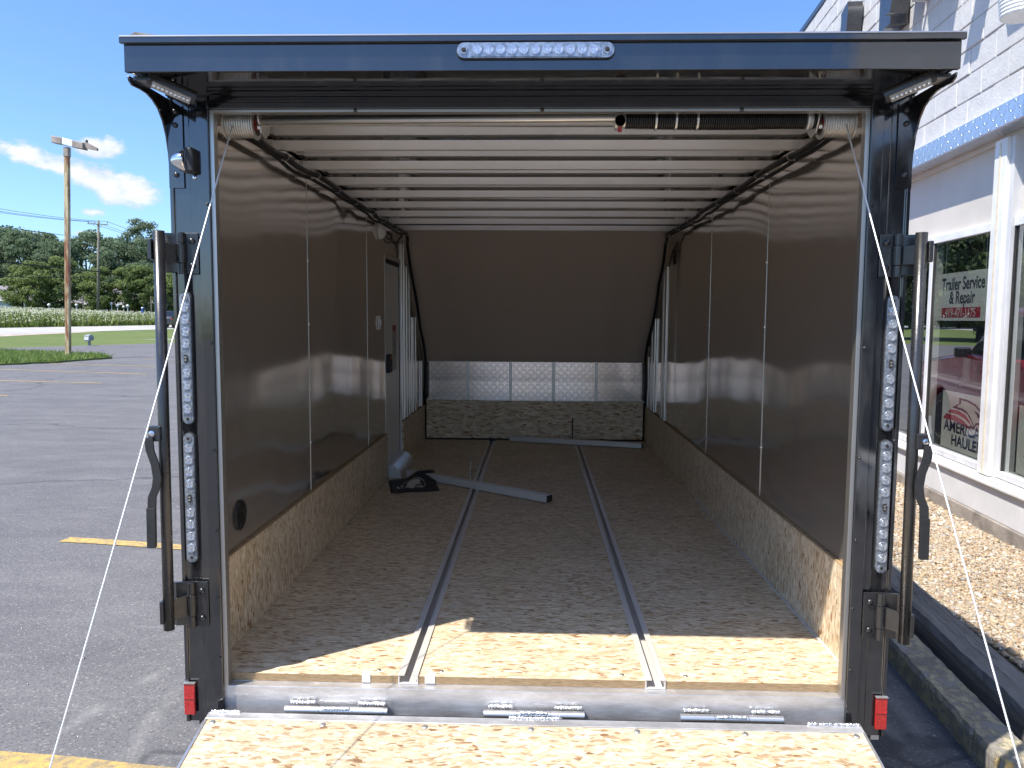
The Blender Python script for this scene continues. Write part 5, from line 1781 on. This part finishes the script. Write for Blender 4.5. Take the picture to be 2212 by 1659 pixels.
def vehicle(name, label, cat, loc, rz, m, outline, cab, axles, half, group=None):
    o = thing(name, label, cat, loc, group, rz, local=True)
    me = flat_curve([outline], half - 0.05, 0.05)
    me.transform(Matrix(((0, 0, 1, 0), (1, 0, 0, 0), (0, 1, 0, 0), (0, 0, 0, 1))))
    body = link('body', me, m, o)
    (b0, b1, zb), (t0, t1, zt), wb, wt = cab
    g_ = MB()
    g_.add([(-wb, b0, zb), (wb, b0, zb), (wb, b1, zb), (-wb, b1, zb), (-wt, t0, zt), (wt, t0, zt), (wt, t1, zt), (-wt, t1, zt)],
           [(0, 3, 2, 1), (4, 5, 6, 7), (0, 1, 5, 4), (1, 2, 6, 5), (2, 3, 7, 6), (3, 0, 4, 7)])
    cabo = g_.build('cab', m, o, 0.05, seg=3)
    def lerp(a_, b_, t_):
        return a_ + (b_ - a_) * t_
    def cabp(sx, ty, tz, out=0.012):
        y = lerp(lerp(b0, t0, tz), lerp(b1, t1, tz), ty)
        return (sx * (lerp(wb, wt, tz) + out), y, lerp(zb, zt, tz))
    for sx in (-1, 1):
        for a_, b_ in ((0.07, 0.47), (0.52, 0.93)):
            w_ = MB()
            q = [cabp(sx, a_, 0.12), cabp(sx, b_, 0.12), cabp(sx, b_ * 0.97, 0.84), cabp(sx, a_ * 1.2, 0.84)]
            q2 = [(x - sx * 0.03, y, z) for x, y, z in q]
            w_.add(q + q2, [(0, 1, 2, 3), (7, 6, 5, 4), (0, 4, 5, 1), (1, 5, 6, 2), (2, 6, 7, 3), (3, 7, 4, 0)])
            w_.build('side_window', M_cglass, cabo)
        MB().box(sx * (half - 0.06), sx * (half + 0.13), lerp(b0, b1, 0.80), lerp(b0, b1, 0.80) + 0.07, zb + 0.03, zb + 0.15).build('mirror', M_bar, o, 0.02)
        fx = max(p[0] for p in outline)
        MB().box(sx * (half - 0.34), sx * (half - 0.02), fx - 0.10, fx + 0.03, 0.80, 0.97).build('headlight', M_lampg, o, 0.02)
        rx = min(p[0] for p in outline)
        MB().box(sx * (half - 0.16), sx * (half - 0.02), rx - 0.04, rx + 0.06, 0.85, 1.05).build('tail_light', M_red, o, 0.01)
        MB().box(sx * (half + 0.0), sx * (half + 0.025), lerp(b0, b1, 0.5), lerp(b0, b1, 0.5) + 0.16, zb - 0.14, zb - 0.11).build('door_handle', m, o)
        for y in axles:
            wh = place('wheel', ct, o, (sx * (half - 0.13), y, 0.38), (0, 0, 0 if sx > 0 else math.pi))
            place('rim', crm, wh, (sx * (half - 0.13), y, 0.38))
            place('spokes', spm, wh, (sx * (half - 0.13), y, 0.38))
    for (ba, ta, nm, sg) in ((b1, t1, 'windscreen', 1), (b0, t0, 'rear_window', -1)):
        w_ = MB()
        def wp(u, tz, out):
            return (u * lerp(wb, wt, tz) * 0.9, lerp(ba, ta, tz) + sg * out, lerp(zb, zt, tz) + 0.004)
        q = [wp(-1, 0.08, 0.02), wp(1, 0.08, 0.02), wp(1, 0.88, 0.02), wp(-1, 0.88, 0.02)]
        q2 = [wp(-1, 0.08, -0.02), wp(1, 0.08, -0.02), wp(1, 0.88, -0.02), wp(-1, 0.88, -0.02)]
        w_.add(q + q2, [(0, 1, 2, 3), (7, 6, 5, 4), (0, 4, 5, 1), (1, 5, 6, 2), (2, 6, 7, 3), (3, 7, 4, 0)])
        w_.build(nm, M_cglass, cabo)
    fx = max(p[0] for p in outline)
    MB().box(-half + 0.36, half - 0.36, fx + 0.0, fx + 0.035, 0.68, 0.96).build('grille', M_bar, o, 0.01)
    MB().box(-half + 0.02, half - 0.02, fx - 0.02, fx + 0.09, 0.44, 0.62).build('bumper', M_chrome if cat == 'pickup' else m, o, 0.03)
    return o


def arches(pts, axles, r=0.45, cz=0.38, zl=0.42):
    """close an upper outline (front to rear along the top) underneath, leaving wheel arches"""
    low = []
    for y in sorted(axles):
        a0 = math.asin((zl - cz) / r)
        low += [(y + r * math.cos(a_), cz + r * math.sin(a_)) for a_ in [math.pi - a0 - (math.pi - 2 * a0) * i / 12 for i in range(13)]]
    return pts + low


axl = (-1.02, 1.50)
ot = arches([(2.30, 0.45), (2.36, 0.62), (2.34, 1.00), (2.2, 1.10), (1.1, 1.22), (0.9, 1.23), (-0.75, 1.23), (-0.77, 1.18), (-1.62, 1.18), (-1.64, 0.6), (-1.58, 0.45)], axl, 0.47)
vehicle('pickup_truck', 'dark red pickup truck parked ahead of the trailer and mirrored in the shop glass', 'pickup', (1.30, 6.86, ZG + 0.006), 0.0, M_redcar, ot,
        ((-0.75, 1.02, 1.22), (-0.62, 0.30, 1.85), 0.83, 0.68), axl, 0.92)
ax2 = (-1.35, 1.35)
oc = arches([(2.15, 0.42), (2.2, 0.6), (2.12, 0.82), (1.0, 0.96), (-1.7, 0.98), (-2.12, 0.92), (-2.2, 0.6), (-2.15, 0.42)], ax2, 0.42)
vehicle('parked_car', 'white car parked behind the wild field near the houses', 'car', (-65.9, 113.0, hgt(-65.9)), 1.4, M_whitecar, oc,
        ((-1.75, 0.95, 0.95), (-1.35, 0.25, 1.5), 0.80, 0.62), ax2, 0.87)
vehicle('road_car', 'dark car on the pale road beside the field', 'car', (-41.6, 84.0, hgt(-41.6) + 0.05), 0.1, M_darkcar, ot,
        ((-0.75, 1.02, 1.22), (-0.62, 0.30, 1.85), 0.83, 0.68), axl, 0.92)

# ------------------------------------------------------------------ poles, wires, small street furniture
def rust_f(t, b):
    p = t.pos()
    n1 = t.noise(t.mapping(p, scale=(3, 3, 0.5)), 1.6, 6, 0.7)
    n2 = t.noise(t.mapping(p, scale=(9, 9, 1.2)), 1.0, 5, 0.7)
    x_ = t.sep(p)[0]
    side = t.ramp(t.m('ADD', t.m('MULTIPLY', n1, 0.6), t.m('MULTIPLY', n2, 0.5)), [(0.50, 0.0), (0.62, 1.0)])
    col = t.mix(side, (0.56, 0.47, 0.27), (0.23, 0.085, 0.035))
    t.put(b.inputs['Base Color'], col)
    t.put(b.inputs['Normal'], t.bump(n2, 0.3, 0.01))


M_rust = mat('rusty_cream_paint', (0.5, 0.4, 0.25), 0.7, build=rust_f)
M_lbox = mat('faded_lamp_box', (0.30, 0.25, 0.21), 0.6, build=worn((0.20, 0.15, 0.12), (0.42, 0.36, 0.31), 2.5, 0.5, 0.7))
lpx, lpy = -18.54, 27.55
lpo = thing('light_pole', 'rusty cream square lamp pole on the grass island', 'lamp pole', (lpx, lpy, ZG + 0.07))
MB().box(lpx - 0.085, lpx + 0.085, lpy - 0.085, lpy + 0.085, ZG + 0.07, 7.6).build('pole', M_rust, lpo, 0.02)
MB().box(lpx - 0.22, lpx + 0.22, lpy - 0.22, lpy + 0.22, ZG + 0.065, ZG + 0.11).build('base_plate', M_lbox, lpo, 0.01)
MB().box(lpx - 0.1, lpx + 0.1, lpy - 0.1, lpy + 0.1, 7.35, 7.72).build('pole_cap', M_lbox, lpo, 0.02)
cx_, sn_ = 1.0, -0.12


def along(a_, b_, z0, z1, wd):
    """box running along the lamp arm"""
    d_ = Vector((cx_, sn_, 0)).normalized()
    n_ = Vector((-d_.y, d_.x, 0)) * wd / 2
    P = Vector((lpx, lpy, 0))
    q = [P + d_ * a_ - n_, P + d_ * b_ - n_, P + d_ * b_ + n_, P + d_ * a_ + n_]
    return MB().add([(p.x, p.y, z0) for p in q[:1]] + [(q[1].x, q[1].y, z1), (q[2].x, q[2].y, z1), (q[3].x, q[3].y, z0)] +
                    [(q[0].x, q[0].y, z0 + 0.26), (q[1].x, q[1].y, z1 + (0.26 if abs(b_) < 1 else 0.1)), (q[2].x, q[2].y, z1 + (0.26 if abs(b_) < 1 else 0.1)), (q[3].x, q[3].y, z0 + 0.26)],
                    [(0, 3, 2, 1), (4, 5, 6, 7), (0, 1, 5, 4), (1, 2, 6, 5), (2, 3, 7, 6), (3, 0, 4, 7)])


along(-0.56, -0.12, 7.86, 7.80, 0.34).build('lamp_head', M_lbox, lpo, 0.02)
along(-0.119, 0.34, 7.80, 7.70, 0.30).build('lamp_arm', M_white, lpo, 0.02)
along(0.341, 0.78, 7.70, 7.62, 0.3).build('lamp_head', M_lbox, lpo, 0.02)
along(0.781, 1.30, 7.68, 7.60, 0.10).build('broken_arm', M_lbox, lpo)
MB().tube([(lpx + 0.84, lpy - 0.1, 7.75), (lpx + 0.84, lpy - 0.1, 8.0)], 0.045, 8).build('photo_cell', M_bar, lpo)
lpo.rotation_euler = (0, R(2.2), 0)

M_wood = mat('pole_wood', (0.20, 0.185, 0.13), 0.85, build=worn((0.14, 0.125, 0.09), (0.27, 0.25, 0.18), 1.5, 0.8, 0.9, 0.3, 14, (4, 4, 0.4)))
M_wire = mat('wire_black', (0.012, 0.012, 0.012), 0.6, build=worn((0.01, 0.01, 0.01), (0.016, 0.016, 0.016), 10, 0.5, 0.7))


def upole(x, y, top, lean, label):
    zb = hgt(x)
    o = thing('utility_pole', label, 'utility pole', (x, y, zb), 'utility poles along the road')
    MB().tube([(x, y, zb - 0.3), (x + lean * 0.5, y, (zb + top) / 2), (x + lean, y, top)], [0.21, 0.18, 0.14], 12).build('pole', M_wood, o, smooth=True)
    MB().tube([(x + lean - 1.5, y - 0.2, top - 0.5), (x + lean + 1.5, y - 0.2, top - 0.62)], 0.085, 4).build('crossarm', M_wood, o)
    for q in (-0.7, 0.7):
        MB().tube([(x + lean + q, y - 0.2, top - 0.58), (x + lean, y - 0.16, top - 1.25)], 0.025, 5).build('arm_brace', M_steel, o)
    for q in (-1.4, -0.45, 1.4):
        MB().lathe([(0.05, 0), (0.09, 0.08), (0.04, 0.13), (0.08, 0.2), (0.0, 0.26)], 8, (x + lean + q, y - 0.2, top - 0.45)).build('insulator', M_lbox, o)
    return (x + lean, y, top)


P0 = upole(-62.3, 56, 14.0, 0.2, 'tall wooden utility pole standing nearest along the road line')
P1 = upole(-63.7, 108, 14.9, 0.65, 'leaning wooden utility pole rising from the flower field')
P2 = upole(-65.0, 162, 14.8, 0.2, 'wooden utility pole far along the road past the trailer')


def wire(a_, b_, sag, r_, label):
    A_, B_ = Vector(a_), Vector(b_)
    pts = [A_.lerp(B_, i / 24) - Vector((0, 0, sag * 4 * (i / 24) * (1 - i / 24))) for i in range(25)]
    o = MB().tube(pts, r_, 5).build('power_line', M_wire, None, base=tuple(A_))
    tag(o, label, 'wire', 'wires between the utility poles')


for q in (-1.4, -0.45, 1.4):
    wire((P0[0] + q, P0[1] - 0.2, P0[2] - 0.2), (P1[0] + q, P1[1] - 0.2, P1[2] - 0.2), 1.0, 0.025, 'thin upper power line strung to the leaning pole')
    wire((P1[0] + q, P1[1] - 0.2, P1[2] - 0.2), (P2[0] + q, P2[1] - 0.2, P2[2] - 0.2), 1.0, 0.025, 'thin upper power line running on past the leaning pole')
wire((P0[0], P0[1], 12.2), (P1[0] - 0.1, P1[1], 12.3), 0.7, 0.035, 'middle power line strung below the crossarm of the leaning pole')
wire((P1[0] - 0.1, P1[1], 12.3), (P2[0], P2[1], 12.4), 0.7, 0.035, 'middle power line running on past the leaning pole')
wire((P0[0], P0[1], 8.3), (P1[0] - 0.2, P1[1], 7.6), 0.4, 0.07, 'thick dark cable strung to the leaning pole')
wire((P1[0] - 0.2, P1[1], 7.6), (P2[0], P2[1], 7.6), 0.6, 0.06, 'thick dark cable running on past the leaning pole')
wire((P0[0], P0[1], 4.9), (P1[0] - 0.25, P1[1], 6.7), 0.2, 0.04, 'lowest cable strung to the leaning pole')

for x, y, top, lb in ((-64.9, 106.5, 4.4, 'thin brown stake standing by the leaning utility pole'), (-55.0, 106.5, 4.1, 'thin brown stake standing by the blue post')):
    o = MB().tube([(x, y, hgt(x) - 0.1), (x, y, top)], [0.09, 0.07], 8).build('marker_stake', M_wood, None, base=(x, y, hgt(x)))
    tag(o, lb, 'stake')
gl_ = MB().lathe([(0.0, -0.22), (0.12, -0.19), (0.2, -0.1), (0.22, 0.0), (0.2, 0.1), (0.12, 0.19), (0.0, 0.22)], 16).mesh('globe', smooth=True)
gl_.materials.append(M_white)
for i, (x, y, zt) in enumerate(((-71.2, 108.5, 2.75), (-67.1, 108.5, 2.75), (-63.0, 110.5, 3.0), (-62.0, 112, 2.55), (-60.9, 108.3, 2.72), (-59.4, 108.3, 2.66), (-57.9, 112, 2.4))):
    zb = hgt(x)
    o = thing('globe_lamp', 'small white globe lamp on a post behind the flower field', 'lamp', (x, y, zb), 'globe lamps behind the flower field')
    MB().tube([(x, y, zb - 0.05), (x, y, zt - 0.18)], 0.06, 8).build('post', M_white, o)
    place('globe', gl_, o, (x, y, zt))
M_blue = mat('blue_paint', (0.03, 0.10, 0.42), 0.4, build=worn((0.025, 0.09, 0.38), (0.04, 0.12, 0.46), 5, 0.35, 0.5))
bp = thing('blue_post', 'blue marker post with a white cap behind the flower field', 'post', (-57.3, 108.4, hgt(-57.3)))
MB().tube([(-57.3, 108.4, hgt(-57.3) - 0.05), (-57.3, 108.4, 2.3)], 0.16, 10).build('shaft', M_blue, bp)
MB().lathe([(0.17, 0.0), (0.18, 0.12), (0.1, 0.2), (0.0, 0.22)], 10, (-57.3, 108.4, 2.3)).build('cap', M_white, bp)

M_meter = mat('grey_green_enamel', (0.24, 0.27, 0.28), 0.5, build=worn((0.2, 0.23, 0.24), (0.3, 0.33, 0.34), 8, 0.4, 0.6))
ux, uy = -25.75, 41.25
ub = thing('utility_box', 'grey utility box on a short post at the edge of the mown grass', 'utility box', (ux, uy, ZG))
MB().box(ux - 0.06, ux + 0.06, uy - 0.05, uy + 0.05, ZG - 0.02, ZG + 0.30).build('post', M_meter, ub)
tb = MB().prism([(-0.26, 0.0), (0.22, 0.06), (0.24, 0.24), (0.02, 0.40), (-0.24, 0.34)], 'x', -0.16, 0.16)
tb.v = [(x + ux, y + uy, z + ZG + 0.24) for x, y, z in tb.v]
tb.build('cabinet', M_meter, ub, 0.02)
MB().box(ux - 0.12, ux + 0.12, uy - 0.275, uy - 0.255, ZG + 0.32, ZG + 0.5).build('cabinet_door', M_white, ub)

# ------------------------------------------------------------------ houses beyond the field
M_shingle = mat('grey_shingle', (0.19, 0.175, 0.18), 0.85, build=worn((0.15, 0.14, 0.145), (0.23, 0.21, 0.215), 1.2, 0.8, 0.9, 0.3, 6, (1, 1, 5)))
M_siding = mat('pale_blue_siding', (0.36, 0.40, 0.45), 0.6, build=worn((0.32, 0.36, 0.41), (0.41, 0.45, 0.5), 0.8, 0.55, 0.65, 0.2, 3, (0.2, 0.2, 9)))
M_trim = M_white


def house(x0, x1, y0, y1, ridge, label):
    zb = min(hgt(x0), hgt(x1)) - 0.2
    o = thing('house', label, 'house', ((x0 + x1) / 2, (y0 + y1) / 2, zb))
    ev = zb + 2.7
    MB().box(x0, x1, y0, y1, zb, ev).build('wall', M_siding, o)
    e = 0.5
    ym = (y0 + y1) / 2
    hip = (y1 - y0) * 0.45
    r_ = MB().add([(x0 - e, y0 - e, ev), (x1 + e, y0 - e, ev), (x1 + e, y1 + e, ev), (x0 - e, y1 + e, ev), (x0 + hip, ym, ridge), (x1 - hip, ym, ridge)],
                  [(0, 3, 2, 1), (0, 1, 5, 4), (1, 2, 5), (2, 3, 4, 5), (3, 0, 4)]).build('roof', M_shingle, o)
    MB().box(x0 - e - 0.02, x1 + e + 0.02, y0 - e - 0.06, y0 - e - 0.001, ev - 0.16, ev + 0.05).build('gutter', M_trim, r_)
    n_ = int((x1 - x0) / 4)
    for i in range(n_):
        xx = x0 + (i + 0.5) * (x1 - x0) / n_
        w_ = MB().box(xx - 0.6, xx + 0.6, y0 - 0.06, y0 - 0.002, zb + 0.9, zb + 2.1).build('window', M_trim, o)
        MB().box(xx - 0.5, xx + 0.5, y0 - 0.08, y0 - 0.061, zb + 1.0, zb + 2.0).build('pane', M_cglass, w_)
    MB().box(x1 - 1.6, x1 - 0.6, y0 - 0.05, y0 - 0.002, zb + 0.1, zb + 2.2).build('door', M_trim, o)
    return o


house(-104, -82.5, 121, 131, 6.2, 'low house with wide grey hip roof and pale blue siding at the wood edge')
house(-80.5, -66, 124, 134, 5.9, 'low house with grey hip roof half hidden behind light green trees')

# ------------------------------------------------------------------ trees
def crown_mesh(name, seed, H, base, rx, clumps, leaves, size, m, droop=0.3, top=1.0):
    """leaf-sized faces packed into many uneven clumps round an egg-shaped crown"""
    rg_ = np.random.default_rng(seed)
    cen = []
    rad = []
    for i in range(clumps):
        t_ = rg_.uniform(0, 1) ** 0.8
        z = base + (H - base) * t_
        prof_ = math.sin(math.pi * min(1, 0.12 + 0.80 * t_ ** 0.85)) ** 0.75
        a_ = rg_.uniform(0, 2 * np.pi)
        q = rx * prof_ * math.sqrt(rg_.uniform(0.15, 1.0)) * rg_.uniform(0.8, 1.08)
        cen.append((q * math.cos(a_), q * math.sin(a_), z))
        rad.append(rg_.uniform(0.55, 1.25) * rx * 0.23)
    cen = np.array(cen)
    rad = np.array(rad)
    k = rg_.integers(0, clumps, leaves)
    d_ = rg_.normal(0, 1, (leaves, 3))
    d_ /= np.linalg.norm(d_, axis=1)[:, None]
    d_[:, 2] = np.abs(d_[:, 2]) * np.where(rg_.random(leaves) < 0.78, 1, -0.7)
    rr = rad[k] * rg_.uniform(0.6, 1.08, leaves)
    c = cen[k] + d_ * rr[:, None] * np.array([1.15, 1.15, 0.75])
    n_ = d_ + rg_.normal(0, 0.55, (leaves, 3))
    n_ /= np.linalg.norm(n_, axis=1)[:, None]
    up_ = rg_.normal(0, 1, (leaves, 3))
    t1_ = np.cross(n_, up_)
    t1_ /= np.linalg.norm(t1_, axis=1)[:, None]
    t2_ = np.cross(n_, t1_)
    sz = size * rg_.uniform(0.6, 1.3, leaves)[:, None]
    V_ = np.stack([c - t1_ * sz * 0.5, c + t2_ * sz * 0.32, c + t1_ * sz * 0.6, c - t2_ * sz * 0.36], 1)
    V_[:, 2, 2] -= sz[:, 0] * droop * 0.4
    me = np_mesh(name, V_.reshape(-1, 3), np.arange(leaves * 4).reshape(-1, 4))
    me.materials.append(m)
    return me, cen


def trunk_mesh(H, base, cen, r_, seed):
    rr = random.Random(seed)
    s_ = MB()
    s_.tube([(0, 0, -0.4), (0.08, 0.02, base * 0.6), (-0.05, 0.06, base + (H - base) * 0.45), (0.1, 0.0, H * 0.86)], [r_ * 1.3, r_, r_ * 0.7, r_ * 0.15], 8)
    for i in range(0, len(cen), max(1, len(cen) // 14)):
        c = cen[i]
        z0 = base * 0.85 + max(0, (c[2] - base)) * 0.45
        s_.tube([(0, 0, z0), (c[0] * 0.5, c[1] * 0.5, z0 + (c[2] - z0) * 0.55), tuple(c)], [r_ * 0.42, r_ * 0.26, r_ * 0.08], 5)
    me = s_.mesh('trunk', smooth=True)
    me.materials.append(M_bark)
    return me


def tree_kind(seed, H, base, rx, clumps, leaves, size, m, r_):
    cm, cen = crown_mesh('crown', seed, H, base, rx, clumps, leaves, size, m)
    return cm, trunk_mesh(H, base, cen, r_, seed)


KA = [tree_kind(31 + i, 15.5, 0.9, 5.9, 95, 9500, 0.46, M_leafA, 0.32) for i in range(3)]
KB = [tree_kind(51 + i, 8.0, 1.3, 3.6, 60, 7000, 0.31, M_leafB, 0.17) for i in range(2)]
KC = [tree_kind(71, 17.5, 3.0, 4.8, 90, 8500, 0.40, M_leafC, 0.3)]
KD = [tree_kind(81, 4.5, 0.8, 2.6, 30, 2200, 0.3, M_leafD, 0.12)]


def tree(kind, x, y, sc, rz, label, group, name='broadleaf_tree', sz=1.0):
    o = bpy.data.objects.new(name, None)
    COL.objects.link(o)
    o.location = (x, y, hgt(x))
    o.rotation_euler = (0, 0, rz)
    o.scale = (sc, sc, sc * sz)
    tag(o, label, 'tree', group)
    for nm, me in (('crown', kind[0]), ('trunk', kind[1])):
        c = bpy.data.objects.new(nm, me)
        COL.objects.link(c)
        c.parent = o


rnd = random.Random(77)
LA = 'tall dark green tree in the wood beyond the flower field'
for row, (y, x0, x1, stp, hs) in enumerate(((139, -124, 70, 7.0, 0.94), (147, -122, 78, 7.2, 1.0), (132, -116, -40, 8.5, 0.72))):
    x = x0
    while x < x1:
        dip = 0.88 if -82 < x < -66 else 1.0
        tree(KA[rnd.randrange(3)], x + rnd.uniform(-1.5, 1.5), y + rnd.uniform(-2.5, 2.5) - abs(min(0, x + 60)) * 0.02, hs * dip * rnd.uniform(0.86, 1.06), rnd.uniform(0, 6.3), LA, 'trees of the wood beyond the field', sz=rnd.uniform(0.92, 1.06))
        x += stp * rnd.uniform(0.85, 1.15)
tree(KC[0], -78.2, 150, 1.06, 0.4, 'pale loose poplar rising above the dark wood', None, 'poplar_tree')
LB = 'light green rounded tree standing clear of house, poles and stakes before the wood'
for x, y, sc, lb in ((-78.5, 113.5, 0.90, 'light green rounded tree half hiding the end of the wide roofed house'), (-75.2, 112, 0.98, None), (-71.5, 112.8, 1.08, 'tallest light green rounded tree before the house with the smaller roof'),
                     (-68.6, 115, 0.86, None), (-66.0, 112.5, 0.92, 'light green rounded tree behind the white parked car'), (-62.0, 113.5, 0.97, 'light green rounded tree just behind the leaning utility pole'),
                     (-59.0, 113, 0.98, None), (-56.2, 112.5, 0.86, 'light green rounded tree behind the blue marker post'), (-52.0, 116, 0.9, 'light green rounded tree just behind the small bronze leaved tree')):
    tree(KB[rnd.randrange(2)], x, y, sc, rnd.uniform(0, 6.3), lb or LB, 'light green trees before the wood', 'young_tree')
tree(KD[0], -52.2, 112, 1.0, 1.0, 'small bronze leaved tree by the far road', None, 'bronze_tree')
for x, y in ((-22, 66), (-9, 70), (4, 67), (16, 72), (28, 66)):
    tree(KB[rnd.randrange(2)], x, y, rnd.uniform(1.0, 1.25), rnd.uniform(0, 6.3), 'light green rounded tree on the verge ahead of the trailer', 'verge trees ahead of the trailer', 'young_tree')
for x, y, sc in ((-26.5, 75, 0.82), (-21.5, 70, 0.9), (-16, 74, 0.98), (-10.5, 71, 0.92), (-5, 75, 1.0)):
    tree(KA[rnd.randrange(3)], x, y, sc, rnd.uniform(0, 6.3), 'tall dark green tree on the verge ahead of the trailer', 'verge trees ahead of the trailer')
